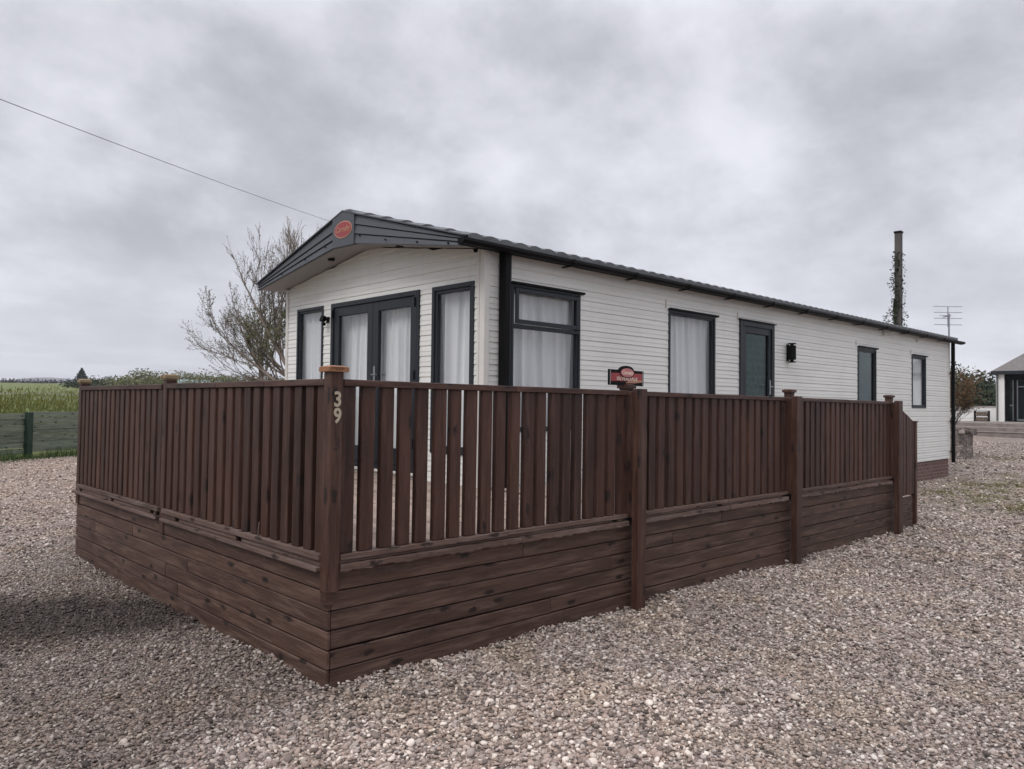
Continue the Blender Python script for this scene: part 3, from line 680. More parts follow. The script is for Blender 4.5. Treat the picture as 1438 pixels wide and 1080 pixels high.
# roof deck underneath closes the eaves
mb = MB(34)
mb.add([(XR0 + .02, AY, AZ + .0), (XR1 - .02, AY, AZ), (XR1 - .02, 2.0, EZ), (XR0 + .02, 2.0, EZ), (XR1 - .02, 6.28, EZ), (XR0 + .02, 6.28, EZ),
        (XR0 + .02, 2.0, 3.04), (XR1 - .02, 2.0, 3.04), (XR0 + .02, 6.28, 3.04), (XR1 - .02, 6.28, 3.04), (XR1 - .02, AY, 3.3), (XR0 + .02, YS + .04, 3.04), (XR1 - .02, YS + .04, 3.04), (XR0 + .02, 6.15, 3.04), (XR1 - .02, 6.15, 3.04)],
       [(0, 3, 2, 1), (0, 1, 4, 5), (3, 6, 7, 2), (5, 4, 9, 8), (1, 2, 7, 10), (1, 10, 9, 4), (6, 11, 12, 7), (8, 9, 14, 13)])
vbuild(mb, 'eaves_board', m_black)
# ---- gable fascia: three fanned planks each side and a centre plate
def fplank(mb, ya, ta, ba, yb, tb, bb, x=2.585, out=.0):
    # wedge profile: lower edge stands prouder, with a drip lip
    vs = [(x - .004 - out, ya, ta), (x - .004 - out, yb, tb), (x - .020 - out, ya, ba), (x - .020 - out, yb, bb), (x + .02, ya, ta), (x + .02, yb, tb), (x + .02, ya, ba), (x + .02, yb, bb)]
    mb.add(vs, [(0, 1, 3, 2), (2, 3, 7, 6), (4, 6, 7, 5), (0, 4, 5, 1), (0, 2, 6, 4), (1, 5, 7, 3)])
mb = MB(35)
def topz(y): return AZ + .03 - abs(y - AY) * ((AZ - EZ) / (AY - 1.99)) 
R0, R1, L0_, L1_ = 3.90, 2.02, 4.34, 6.30
rt = [topz(R0) + .0, 3.505, 3.398, 3.285]; re = [topz(R1), 3.062, 3.030, 2.99]
lt = [topz(L0_), 3.49, 3.395, 3.295]; le = [topz(L1_) - .005, 3.052, 3.025, 2.992]
for i in range(3):
    fplank(mb, R0, rt[i] - (.004 if i else 0), rt[i + 1] + .003, R1, re[i] - (.004 if i else 0), re[i + 1] + .002)
    fplank(mb, L0_, lt[i] - (.004 if i else 0), lt[i + 1] + .003, L1_, le[i] - (.003 if i else 0), le[i + 1] + .002)
fa = vbuild(mb, 'gable_fascia', m_fascia, recalc=True, bevel=.002)
mb = MB(36); mb.prism([(3.895, topz(3.895) + .002), (AY, AZ + .032), (4.36, topz(4.36) + .002), (4.345, 3.288), (3.895, 3.278)], 2.552, 2.60, 0)
mb.build('centre_plate', m_fascia, fa, recalc=True, bevel=.003)
for (y, z) in [(3.78, 3.355), (3.28, 3.235), (2.72, 3.13), (2.22, 3.045), (4.52, 3.33), (5.0, 3.245), (5.6, 3.13)]:
    mb = MB(); mb.tube([(2.566, y, z), (2.552, y, z)], .009); mb.build('screw', m_black, fa)
mb = MB(38); mb.prism([(AY, AZ + .0345), (R1 - .02, topz(R1 - .02) + .004), (R1 - .02, topz(R1 - .02) + .018), (AY, AZ + .048), (L1_ + .02, topz(L1_ + .02) + .016), (L1_ + .02, topz(L1_ + .02) + .002)], 2.548, 2.64, 0)
mb.build('verge_trim', m_fascia, fa, recalc=True)
# soffit under the gable overhang
mb = MB(39); S = [(2.02, 3.005), (2.9, 3.135), (3.9, 3.287), (4.34, 3.297), (5.3, 3.15), (6.3, 3.003)]
vs = []; fs = []
for (y, z) in S:
    for x, dz in ((2.60, 0), (XF + .02, .02)): vs += [(x, y, z + dz)]
fs = [(2 * i, 2 * i + 1, 2 * i + 3, 2 * i + 2) for i in range(len(S) - 1)]
mb.add(vs, fs); vbuild(mb, 'soffit', m_soffit)
for (x, y, z) in ((2.76, 4.72, 3.235), (2.76, 3.3, 3.195)): mb = MB(); mb.tube([(x, y, z + .03), (x, y, z - .012)], .042, 16); vbuild(mb, 'soffit_spotlight', m_black)
# emblem on the gable
def text_mesh(name, s, size, mat, parent, mtx, shear=0.0, extrude=.002, bold=0.0, xs=1.0):
    cu = bpy.data.curves.new(name, 'FONT'); cu.body = s; cu.size = size; cu.extrude = extrude; cu.shear = shear; cu.align_x = 'CENTER'; cu.align_y = 'CENTER'; cu.offset = bold; cu.resolution_u = 3
    ob = bpy.data.objects.new('tmp', cu); COL.objects.link(ob)
    dg = bpy.context.evaluated_depsgraph_get(); me = bpy.data.meshes.new_from_object(ob.evaluated_get(dg)); bpy.data.objects.remove(ob)
    me.materials.clear(); me.materials.append(mat); me.name = name
    me.transform(mtx @ Matrix.Diagonal((xs, 1, 1, 1)))
    o = bpy.data.objects.new(name, me); COL.objects.link(o); o.parent = parent; return o
def ellipse(mb, c, ax, ay, nrm, rx, ry, d, n=40):
    c, ax, ay, nrm = map(Vector, (c, ax, ay, nrm)); vs = []
    for dd in (0, d):
        for k in range(n):
            th = 6.2832 * k / n; vs.append(c + ax * math.cos(th) * rx + ay * math.sin(th) * ry + nrm * dd)
    fs = [tuple(range(n)), tuple(range(2 * n - 1, n - 1, -1))] + [(i, (i + 1) % n, (i + 1) % n + n, i + n) for i in range(n)]
    mb.add(vs, fs)
ec = (2.553, 4.115, 3.475); YM, ZP, XM = (0, -1, 0), (0, 0, 1), (-1, 0, 0)
mb = MB(); ellipse(mb, ec, YM, ZP, XM, .185, .098, .006); em = mb.build('emblem', m_rim, fa, recalc=True)
mb = MB(); ellipse(mb, (ec[0] - .006, ec[1], ec[2]), YM, ZP, XM, .170, .086, .003); mb.build('emblem_face', m_red, em, recalc=True)
mxf = Matrix.Translation((ec[0] - .0105, ec[1], ec[2] + .004)) @ Matrix(((0, 0, -1), (-1, 0, 0), (0, 1, 0))).to_4x4()
text_mesh('lettering', 'Carnaby', .088, m_gold, em, mxf, .25, .0012, .0012)
# ---- gutter, brackets, downpipes
mb = MB(41); gp = [(1.925, 3.058), (1.920, 3.03), (1.945, 3.003), (2.0, 2.998), (2.0, 3.008), (1.952, 3.012), (1.932, 3.033), (1.937, 3.058)]
mb.prism(gp, 2.515, 17.86, 0); mb.prism([(1.926, 3.055), (1.922, 3.03), (1.947, 3.006), (1.999, 3.001), (1.999, 3.055)], 2.513, 2.517, 0)
mb.prism([(1.926, 3.055), (1.922, 3.03), (1.947, 3.006), (1.999, 3.001), (1.999, 3.055)], 17.858, 17.862, 0)
gu = vbuild(mb, 'gutter', m_black, recalc=True)
x = 4.05
while x < 17.3: mb = MB(); mb.prism([(1.912, 3.06), (1.911, 3.025), (1.94, 2.992), (2.0, 2.984), (2.09, 2.984), (2.09, 2.997), (1.942, 2.999), (1.918, 3.03), (1.918, 3.06)], x, x + .03, 0); x += 1.12; mb.build('gutter_bracket', m_black, gu, recalc=True)
mb = MB(); mb.box(2.515, 17.86, 2.0, 2.022, 2.995, 3.05); mb.build('fascia_board', m_black, gu)
mb = MB(43); mb.box(3.13, 3.20, 2.005, 2.105, .30, 3.02); vbuild(mb, 'downpipe', m_black, bevel=.006)
mb = MB(44); mb.box(3.205, 3.31, YS - .026, YS - .002, .30, 3.03); vbuild(mb, 'window_trim', m_anth, bevel=.004)
mb = MB(45); mb.box(17.40, 17.47, 2.03, 2.10, .26, 3.02); dp = vbuild(mb, 'downpipe', m_black, bevel=.006)
for z in (2.3, 1.2, .5): mb = MB(); mb.box(17.28, 17.40, 2.07, 2.10, z, z + .025); mb.build('pipe_clip', m_black, dp)
# ---- lamps and fittings on the walls
mb = MB(46); mb.tube([(9.36, YS - .085, 2.24), (9.36, YS - .085, 2.46)], .062, 16); mb.tube([(9.36, YS - .085, 2.195), (9.36, YS - .085, 2.21)], .062, 16); mb.tube([(9.36, YS - .085, 2.485), (9.36, YS - .085, 2.50)], .062, 16)
mb.box(9.33, 9.39, YS - .03, YS - .01, 2.22, 2.48); mb.box(9.34, 9.38, YS - .085, YS - .02, 2.33, 2.36); mb.tube([(9.36, YS - .085, 2.2), (9.36, YS - .085, 2.5)], .03, 8)
lp = empty('wall_lamp', (0, 0, 0)); 
bpy.data.objects.remove(lp)
lamp1 = mb.build('wall_lamp', m_black, None, smooth=False); tag(lamp1, 'black cylinder wall lamp on cream siding right of the side door', 'wall lamp'); lamp1.location = (0, 0, 0.032)
mb = MB(47); mb.box(XF - .03, XF - .012, 5.06, 5.14, 2.50, 2.58); mb.tube([(XF - .02, 5.1, 2.54), (XF - .11, 5.08, 2.55)], .016); mb.box(XF - .13, XF - .08, 5.04, 5.12, 2.51, 2.58, rot=Matrix.Rotation(.35, 3, 'Y'))
mb.box(XF - .12, XF - .08, 5.05, 5.09, 2.46, 2.50)
lamp2 = mb.build('security_lamp', m_black, None, bevel=.004); tag(lamp2, 'small black security lamp left of the front double doors', 'security lamp')
vsplit('wall_fitting', m_trim, van, [lambda m: (m.box(13.30, 13.34, YS - .06, YS - .01, 2.90, 3.0), m.tube([(13.32, YS - .05, 2.93), (13.55, YS - .12, 2.97)], .012), m.box(13.50, 13.72, YS - .13, YS - .11, 2.96, 2.975)),
    lambda m: m.box(11.9, 12.0, YS - .05, YS - .01, 2.98, 3.01), lambda m: m.box(15.15, 15.24, YS - .05, YS - .01, 2.90, 2.94)])
for x in (6.05, 7.83, 12.03, 14.84): mb = MB(); mb.box(x, x + .012, YS - .022, YS - .01, 2.74 if x < 9 else 2.63, 2.85 if x < 9 else 2.71); vbuild(mb, 'weather_strip', m_trim)
# plate on the caravan bottom: door sill
mb = MB(50); mb.box(XF - .05, XF - .012, 3.12, 5.05, .70, .728); vbuild(mb, 'door_sill', m_trim, bevel=.003)

# ------------------------------------------------------------------ timber deck
ZD = .66
deck = empty('timber_deck', (0, 0, 0)); tag(deck, 'raised timber deck wrapped round the caravan, boarded down to the gravel', 'deck')
mb = MB(60); x = .03
while x < 2.90: mb.box(x, x + .117, .03, 4.52, ZD - .028 - mb.rng.random() * .002, ZD); x += .123
mb.box(2.905, 7.95, .03, .033, ZD - .03, ZD - .002)
y = .036
while y < 2.0: mb.box(2.905, 7.95, y, y + .117, ZD - .028 - mb.rng.random() * .002, ZD); y += .123
mb.build('deck_floor', m_deck, deck, bevel=.003)
# skirting boards, each row butt-jointed
BZ = [-.04, .098, .198, .298, .398, .498, .598]
def skirt_right():
    mb = MB(61); rn = random.Random(4)
    for a, (z0, z1) in enumerate(zip(BZ, BZ[1:])):
        x = .012; 
        while x < 8.75:
            n = min(8.75, x + rn.uniform(1.4, 3.6)); 
            if 8.75 - n < .6: n = 8.75
            o = rn.uniform(-.0025, .0025); dz = rn.uniform(-.0015, .0015)
            mb.box(x, n - .003, -.003 + o, .02, z0 + .003 + dz if a else z0, z1 - .003 + dz if n < 8 or z1 < .31 else z1 - .003); x = n
            if z1 > .35 and x >= 7.95: break
    return mb
mb = MB(61); rn = random.Random(4)
for a, (z0, z1) in enumerate(zip(BZ, BZ[1:])):
    X1 = 7.98 if z1 > .42 else 8.50
    x = .012
    while x < X1 - .01:
        n = min(X1, x + rn.uniform(1.3, 3.4)); n = X1 if X1 - n < .6 else n
        o = rn.uniform(-.003, .003); dz = rn.uniform(-.002, .002)
        mb.box(x, n - .003, -.003 + o, .02, (z0 + .004 + dz) if a else z0, z1 - .003 + dz); x = n
mb.build('skirting', m_skirt, deck, bevel=.003)
mb = MB(62); rn = random.Random(9)
for a, (z0, z1) in enumerate(zip(BZ, BZ[1:])):
    y = -.004 + rn.uniform(-.004, .004)
    while y < 4.54:
        n = min(4.55, y + rn.uniform(1.3, 3.2)); n = 4.55 if 4.55 - n < .6 else n
        o = rn.uniform(-.003, .003); dz = rn.uniform(-.002, .002)
        mb.box(-.012 + o, .008, y, n - .003, (z0 + .004 + dz) if a else z0, z1 - .003 + dz); y = n
mb.build('skirting', m_skirt, deck, bevel=.003)
mb = MB(63); 
for a, (z0, z1) in enumerate(zip(BZ, BZ[1:])): mb.box(.012, 2.9, 4.53, 4.55, z0 + .003, z1 - .003)
mb.box(.03, 2.9, .03, 4.5, .2, .58); mb.box(2.9, 7.94, .03, 2.05, .2, .58)     # dark joists and void below the floor
jo = mb.build('substructure', m_dark, deck)
# ledge under the fence, with rough broken edge
mb = MB(64); rn = random.Random(12)
def rough_ledge(mb, axis, a0, a1, zt, th, out, sgn=-1):
    n = max(2, int((a1 - a0) / .035)); vs = []; fs = []
    for i in range(n + 1):
        a = a0 + (a1 - a0) * i / n; e = out + rn.uniform(-.006, .004); zl = zt - th + rn.uniform(-.007, .005); zt_ = zt + rn.uniform(-.002, .002)
        for (o, z) in ((-.0, zt_), (e, zt_ - .002), (e + .002, zl + .008), (e - .008, zl), (-.0, zl)):
            vs.append((a, -o, z) if axis == 0 else (-o, a, z))
    for i in range(n):
        for k in range(5): fs.append((i * 5 + k, i * 5 + (k + 1) % 5, (i + 1) * 5 + (k + 1) % 5, (i + 1) * 5 + k))
    fs += [tuple(range(5)), tuple(n * 5 + k for k in range(5))]
    off = rn.random() * 30
    mb.add(vs, fs, [((p[axis] + off), p[1 - axis] * 1.0, p[2]) for p in vs])
for a, b_ in ((.043, 1.35), (1.355, 2.46), (2.60, 3.9), (3.905, 4.99), (5.15, 6.4), (6.405, 7.70)): rough_ledge(mb, 0, a, b_, .640, .040, .048)
mb.build('ledge', m_ledge, deck, recalc=True)
mb = MB(65)
for a, b_ in ((.045, 1.3), (1.305, 2.285), (2.37, 4.58)): mb.box(-.055 + mb.rng.uniform(-.002, .002), -.013, a, b_ - .004, .600 + mb.rng.uniform(-.002, .002), .624)
mb.build('ledge', m_ledge, deck, bevel=.003)
mb = MB(66)      # spacer boards between ledge and fence, leaving square holes
for a, b_ in ((.045, .98), (1.06, 1.98), (2.06, 2.28), (2.44, 2.48), (2.56, 3.42), (3.50, 4.34), (4.41, 4.55)): mb.box(-.026, -.004, a, b_, .626, .656)
for a, b_ in ((.043, 2.30), (2.36, 2.46), (2.60, 3.72), (3.80, 4.90), (5.15, 7.62)): mb.box(a, b_, -.022, -.002, .642, .658)
mb.build('spacer_board', m_ledge, deck, bevel=.002)
mb = MB(67); mb.box(.004, .02, .10, 4.5, .60, .655); mb.box(.10, 7.9, .003, .015, .60, .655); mb.build('hole_shade', m_dark, deck)  # near-black sheets painting in the shade seen through the spacer holes

# ------------------------------------------------------------------ fence on the deck
fence = empty('slatted_fence', (0, 0, 0)); tag(fence, 'dark brown stained slatted fence on the deck with capped posts', 'fence')
rn = random.Random(21)
def slats(mb, axis, a0, a1, zb, zt, w_=.081, gap=.043, sgn=-1, first=0.0, top=None):
    n = int(round((a1 - a0 + gap) / (w_ + gap))); p = (a1 - a0 + gap) / n
    for i in range(n):
        a = a0 + i * p + rn.uniform(-.004, .004); wv = w_ + rn.uniform(-.003, .003); o = rn.uniform(-.002, .002)
        z1 = zt if top is None else top(a + wv / 2)
        tilt = Matrix.Rotation(rn.uniform(-.0022, .0022), 3, 'Y' if axis == 0 else 'X')
        if top is not None: mb.prism([(a, zb), (a + wv, zb), (a + wv, top(a + wv)), (a, top(a))], -.016 + o, .025 + o, 1); continue
        if axis == 0: mb.box(a, a + wv, -.016 + o, .025 + o, zb, z1, rot=tilt)
        else: mb.box(-.016 + o, .019 + o, a, a + wv, zb, z1, rot=tilt)
ZT = 1.60
def panel(seed, axis, a0, a1, label):
    mb = MB(seed); slats(mb, axis, a0, a1, .690, ZT - .036); p = mb.build('slat_panel', m_slat, fence, bevel=.0035); 
    if label: p['label'] = label
    return p
panel(70, 0, .049, 2.455, 'bay of slats between the numbered corner post and the sign')
panel(71, 0, 2.62, 4.985, 'middle bay of slats on the long side')
panel(72, 0, 5.16, 7.69, 'last full bay of slats on the long side')
panel(73, 1, .050, 2.27, 'bay of slats left of the numbered corner post')
panel(74, 1, 2.395, 4.455, 'far left bay of slats')
def rail(mb, axis, a0, a1, z0, z1, o0=-.032, o1=.03, seg=1.3):
    a = a0
    while a < a1 - .01:
        n = min(a1, a + rn.uniform(.9, 1) * seg); n = a1 if a1 - n < .4 else n; dz = rn.uniform(-.002, .002)
        if axis == 0: mb.box(a, n - .003, o0 + dz, o1, z0 + dz, z1 + dz)
        else: mb.box(o0 + dz, o1, a, n - .003, z0 + dz, z1 + dz)
        a = n
mb = MB(75)
for a, b_ in ((.046, 2.47), (2.60, 5.0), (5.15, 7.70)): rail(mb, 0, a, b_, ZT - .036, ZT)
mb.build('top_rail', m_post, fence, bevel=.003)
mb = MB(76)
for a, b_ in ((.042, 2.285), (2.37, 4.465)): rail(mb, 1, a, b_, ZT - .036, ZT, seg=.75)
mb.build('top_rail', m_post, fence, bevel=.003)
mb = MB(77)
for a, b_ in ((.046, 2.47), (2.60, 5.0), (5.15, 7.70)): rail(mb, 0, a, b_, .660, .690)
mb.build('bottom_rail', m_ledge, fence, bevel=.003)
mb = MB(78)
for a, b_ in ((.042, 2.285), (2.37, 4.465)): rail(mb, 1, a, b_, .658, .690, -.04, .03, 2.2)
mb.build('bottom_rail', m_ledge, fence, bevel=.003)
def cap(parent, x, y, z, s, mat, base=True):
    mb = MB(int(x * 7 + y * 13) + 3)
    if base: mb.box(x - s * .38, x + s * .38, y - s * .38, y + s * .38, z - .001, z + .012, axis=0)
    b0 = z + (.010 if base else .0)
    vs = [(x - s / 2, y - s / 2, b0), (x + s / 2, y - s / 2, b0), (x + s / 2, y + s / 2, b0), (x - s / 2, y + s / 2, b0)]
    vs += [(a, b_, b0 + .024) for a, b_, _ in vs]; q = s * .28
    vs += [(x - q, y - q, b0 + .032), (x + q, y - q, b0 + .032), (x + q, y + q, b0 + .032), (x - q, y + q, b0 + .032)]
    fs = [(0, 3, 2, 1)] + [(i, (i + 1) % 4, (i + 1) % 4 + 4, i + 4) for i in range(4)] + [(i + 4, (i + 1) % 4 + 4, (i + 1) % 4 + 8, i + 8) for i in range(4)] + [(8, 9, 10, 11)]
    mb.add(vs, fs); mb.build('post_cap', mat, parent)
# corner post with number
mb = MB(80); mb.prism([(-.034, -.034), (.041, -.034), (.041, .041), (-.034, .041)], .50, 1.648, 2); cp = mb.build('post', m_post, fence, bevel=.004); cp['label'] = 'corner post carrying the number 39 and a fresh timber cap'
mb = MB(81); mb.box(-.033, .0, -.033, .03, .44, .4999); mb.build('post_foot', m_post, cp)
cap(cp, .004, .004, 1.636, .112, m_newcap, False)
tm = lambda x, z, y=-.0365: Matrix.Translation((x, y, z)) @ Matrix(((1, 0, 0), (0, 0, -1), (0, 1, 0))).to_4x4()
text_mesh('house_number', '3', .108, m_num, cp, tm(.006, 1.490), 0, .002, .0025, .86)
text_mesh('house_number', '9', .108, m_num, cp, tm(.006, 1.405), 0, .002, .0025, .86)
text_mesh('numeral_stain', '3', .10, m_ghost, cp, tm(.006, 1.262, -.0345), 0, .0004, .001)
# outer posts on the long side with inner capped posts behind
for i, (x0, x1, zc) in enumerate(((2.487, 2.587, 1.615), (5.02, 5.13, 1.612), (7.715, 7.835, 1.61))):
    mb = MB(82 + i); mb.box(x0, x1, -.112, -.050, -.06, zc); mb.box(x0 + .004, x1 - .004, -.048, .03, .66, zc - .02)
    p = mb.build('post', m_post, fence, bevel=.004); p['label'] = ('tall outer post below the red sign', 'middle outer post of the long side', 'outer post before the raked end')[i]
    mb = MB(90 + i); xi = x0 + .06 + (0.22 if i else 0.07); mb.box(xi - .038, xi + .038, .07, .145, ZD, 1.645 if i else 1.612); ip = mb.build('post', m_post, fence, bevel=.004); ip['label'] = 'inner post behind the long side'
    cap(ip, xi, .107, 1.645 if i else 1.612, .105, m_post)
for i, (y0, y1) in enumerate(((2.29, 2.365), (4.47, 4.545))):
    mb = MB(95 + i); mb.box(-.024, .051, y0, y1, .50, 1.640); p = mb.build('post', m_post, fence, bevel=.004); p['label'] = ('middle post of the short side with pale cap', 'end post at the far left with pale cap')[i]
    cap(p, .012, (y0 + y1) / 2, 1.630, .10, m_oldcap)
# far-side return panel towards the caravan
mb = MB(98)
for i in range(22): mb.box(.10 + i * .124, .18 + i * .124, 4.50, 4.524, .69, ZT - .036)
p = mb.build('slat_panel', m_slat, fence); p['label'] = 'return panel at the far left end'
mb = MB(99); mb.box(.065, 2.86, 4.49, 4.54, ZT - .036, ZT); mb.box(.065, 2.86, 4.49, 4.54, .66, .69); mb.build('top_rail', m_post, fence)
# raked end panel by the steps
mb = MB(100)
rk = lambda x: 1.585 - (x - 7.86) * .36
slats(mb, 0, 7.85, 8.52, .42, 1.5, w_=.085, gap=.02, top=rk); p = mb.build('slat_panel', m_slat, fence, bevel=.003); p['label'] = 'raked end panel sloping down beside the steps'
mb = MB(101); mb.box(8.53, 8.59, -.03, .03, -.05, 1.345); p = mb.build('post', m_post, fence, bevel=.004); p['label'] = 'short end post of the raked panel'; 
mb = MB(102); mb.box(8.52, 8.605, -.04, .04, 1.345, 1.36); mb.build('post_cap', m_post, p)
# steps down to the gravel behind the raked panel
st = MB(103)
for k in range(3): st.box(7.98 + k * .28, 8.26 + k * .28, .05, 1.35, .42 - k * .17, .46 - k * .17); st.box(7.98 + k * .28, 8.0 + k * .28, .06, 1.34, .0, .42 - k * .17)
st.build('steps', m_skirt, deck)
# a splinter of paler wood leaning on the ledge
mb = MB(104); mb.box(-.026, -.020, .755, .766, .688, .772, rot=Matrix.Rotation(.15, 3, 'X')); o = mb.build('wood_splinter', m_ledge, None); tag(o, 'thin pale splinter of wood standing against the lower fence slats', 'wood splinter')

# sign plate on the fence
sg = empty('name_sign', (2.60, .10, 1.643)); tag(sg, 'small black and red name plate with oval emblem standing above the fence post', 'sign')
SX0, SX1, SZ0, SZ1 = -.215, .215, .0, .118
pts = [(SX0, SZ0), (SX1, SZ0), (SX1, SZ1 - .0), (.098, SZ1)] + [(.092 * math.cos(a), SZ1 - .002 + .036 * math.sin(a)) for a in [math.pi * k / 12 for k in range(1, 12)]] + [(-.098, SZ1), (SX0, SZ1)]
mb = MB(); mb.prism(pts, -.006, .006, 1); mb.build('backing_plate', m_black, sg, recalc=True)
mb = MB(); mb.prism([(-.195, .030), (.195, .036), (.195, .096), (-.195, .092)], -.0085, -.0062, 1); mb.build('red_band', m_red, sg, recalc=True)
mb = MB(); mb.prism([(-.02, .018), (.03, .040), (.195, .046), (.195, .030), (.09, .020)], -.0105, -.0087, 1); mb.build('gold_swoosh', m_gold, sg, recalc=True)
mb = MB(); ellipse(mb, (0, -.0087, .098), (1, 0, 0), (0, 0, 1), (0, -1, 0), .088, .040, .003); e1 = mb.build('emblem', m_black, sg, recalc=True)
mb = MB(); ellipse(mb, (0, -.0119, .098), (1, 0, 0), (0, 0, 1), (0, -1, 0), .080, .034, .002); mb.build('emblem_face', m_redpink, e1, recalc=True)
sm = lambda x, z, y: Matrix.Translation((x, y, z)) @ Matrix(((1, 0, 0), (0, 0, -1), (0, 1, 0))).to_4x4()
text_mesh('lettering', 'Carnaby', .040, m_cream, sg, sm(0, .097, -.0146), .2, .0004, .0006)
text_mesh('lettering', 'SILVERDALE', .036, m_cream, sg, sm(0, .050, -.0112), 0, .0004, .0004, 1.35)
vsplit('edge_strip', m_metal, sg, [lambda m: m.box(-.205, -.198, -.0085, -.0062, .005, .112), lambda m: m.box(.198, .205, -.0085, -.0062, .005, .112)])

# ------------------------------------------------------------------ aerial, cable, pole
ae = empty('tv_aerial', (17.60, 2.20, 2.38 + .0)); tag(ae, 'grey television aerial on a thin mast at the rear end of the caravan roof', 'tv aerial')
mb = MB(); mb.tube([(-.15, .05, .50), (0, 0, .52), (0, 0, 1.42)], .02); mb.build('mast', m_metal, ae)
mb = MB(); bd = Vector((.55, .30, 0)).normalized(); sdv = Vector((.72, -.69, 0))
mb.tube([Vector((0, 0, 1.36)) - bd * .15, Vector((0, 0, 1.40)) + bd * .55], .012)
mb.tube([Vector((0, 0, 1.12)) + bd * .1, Vector((0, 0, 1.60)) + bd * .1], .012)
for z, l in ((1.60, .34), (1.46, .33), (1.32, .33), (1.17, .33)):
    c = Vector((0, 0, z)) + bd * .1; mb.tube([c - sdv * l, c + sdv * l], .007, 6)
for k in range(6):
    c = Vector((0, 0, 1.39 + k * .008)) + bd * (.15 + k * .075); mb.tube([c - sdv * .09, c + sdv * .09], .006, 6)
mb.build('elements', m_metal, ae)
# overhead cable: sagging, from beyond the left edge to a pole hidden behind the caravan
def cpt(t): 
    A = Vector((-1.6, 9.2, 5.98)); B = Vector((28.35, 36.25, 11.75)); p = A.lerp(B, t); p.z -= 4 * .28 * t * (1 - t); return p
m_cable = plain('cable_sheath', (.07, .07, .075), .6)

pl_ = empty('ivy_pole', (23.2, 5.25, height(23.2, 5.25) - .1)); tag(pl_, 'tall weathered square pole with ivy climbing it behind the caravan', 'pole')
m_pole = plain('weathered_pole', (.075, .068, .064), .85, var=.45, nscale=2.2)
mb = MB(); mb.prism([(-.095, -.095), (.095, -.095), (.095, .095), (-.095, .095)], 0, 7.08, 2); mb.build('shaft', m_pole, pl_, bevel=.02)
mb = MB(); mb.box(-.108, .108, -.108, .108, 7.08, 7.14); mb.build('cap', m_black, pl_)
mb = MB(7); rn = random.Random(7)
lfside = Vector((-.72, .69, 0))
for k in range(1150):
    z = (3.6 + rn.random() ** 1.25 * 2.9) if rn.random() < .75 else rn.random() * 3.6; sp = .07 + .34 * math.exp(-((z - 4.3) / .35) ** 2) + .13 * math.exp(-((z - 5.5) / .28) ** 2)
    side = lfside * (.08 + rn.random() * sp) if rn.random() < .75 else -lfside * (.05 + rn.random() * sp * .35)
    c = side + Vector((rn.uniform(-.15, .05), rn.uniform(-.15, .05), z)); a = Vector([rn.gauss(0, 1) for _ in range(3)]).normalized() * rn.uniform(.02, .05); b_ = a.orthogonal().normalized() * a.length * 1.4
    mb.leaf(c, a, b_)
for k in range(14):
    z = rn.uniform(.2, 5.5); p0 = lfside * .13 + Vector((0, 0, z)); d = lfside * rn.choice((1, 1, -1.6)) * rn.uniform(.05, .3) + Vector((0, 0, rn.uniform(-.2, .3))); mb.tube([p0, p0 + d], [.008, .004], 4)
for k in range(3): mb.tube([lfside * (.14 + .03 * math.sin(z * 2 + k)) + Vector((-.05 * k, -.03, z * .5)) for z in range(0, 11)], .015, 5)
mb.build('ivy', lf_dark, pl_)

mb = MB(); mb.tube([cpt(t / 30) for t in range(31)], .0062, 6); o = mb.build('overhead_cable', m_cable, None); tag(o, 'thin black overhead cable crossing the sky down to behind the gable', 'cable')

# ------------------------------------------------------------------ vegetation builders
def rv(rn): return Vector((rn.gauss(0, 1), rn.gauss(0, 1), rn.gauss(0, 1))).normalized()
def branching(mb, rn, p, d, length, r, depth, up=.12, tips=None, wob=.16, split=(3, 5), seg=5, spread=.55, minr=.004, sides=(7, 5, 4, 3, 3)):
    pts = [p]; rad = [r]; dd = d.normalized(); rend = max(minr, r * .42)
    for i in range(seg):
        dd = (dd + rv(rn) * wob + Vector((0, 0, up))).normalized(); pts.append(pts[-1] + dd * length / seg); rad.append(r + (rend - r) * (i + 1) / seg)
    lvl = min(len(sides) - 1, 4 - depth if depth <= 4 else 0)
    mb.tube(pts, rad, sides[max(0, lvl)], cap=False)
    if depth == 0:
        if tips is not None: tips += [(q, dd) for q in pts[1:]]
        return
    n = rn.randint(*split)
    for k in range(n):
        f = rn.uniform(.25, .98); i = min(seg - 1, int(f * seg)); q = pts[i].lerp(pts[i + 1], f * seg - i); rr = rad[i] * rn.uniform(.45, .7)
        ax = (pts[i + 1] - pts[i]).normalized(); o = ax.cross(rv(rn)).normalized(); nd = (ax + o * rn.uniform(.7, 1.3) * spread * 1.4).normalized()
        branching(mb, rn, q, nd, length * rn.uniform(.42, .66) * (1.15 - .35 * f), max(minr, rr), depth - 1, up, tips, wob, split, max(3, seg - 1), spread, minr, sides)
    branching(mb, rn, pts[-1], dd, length * .45, rend, depth - 1, up, tips, wob, split, max(3, seg - 1), spread, minr, sides)

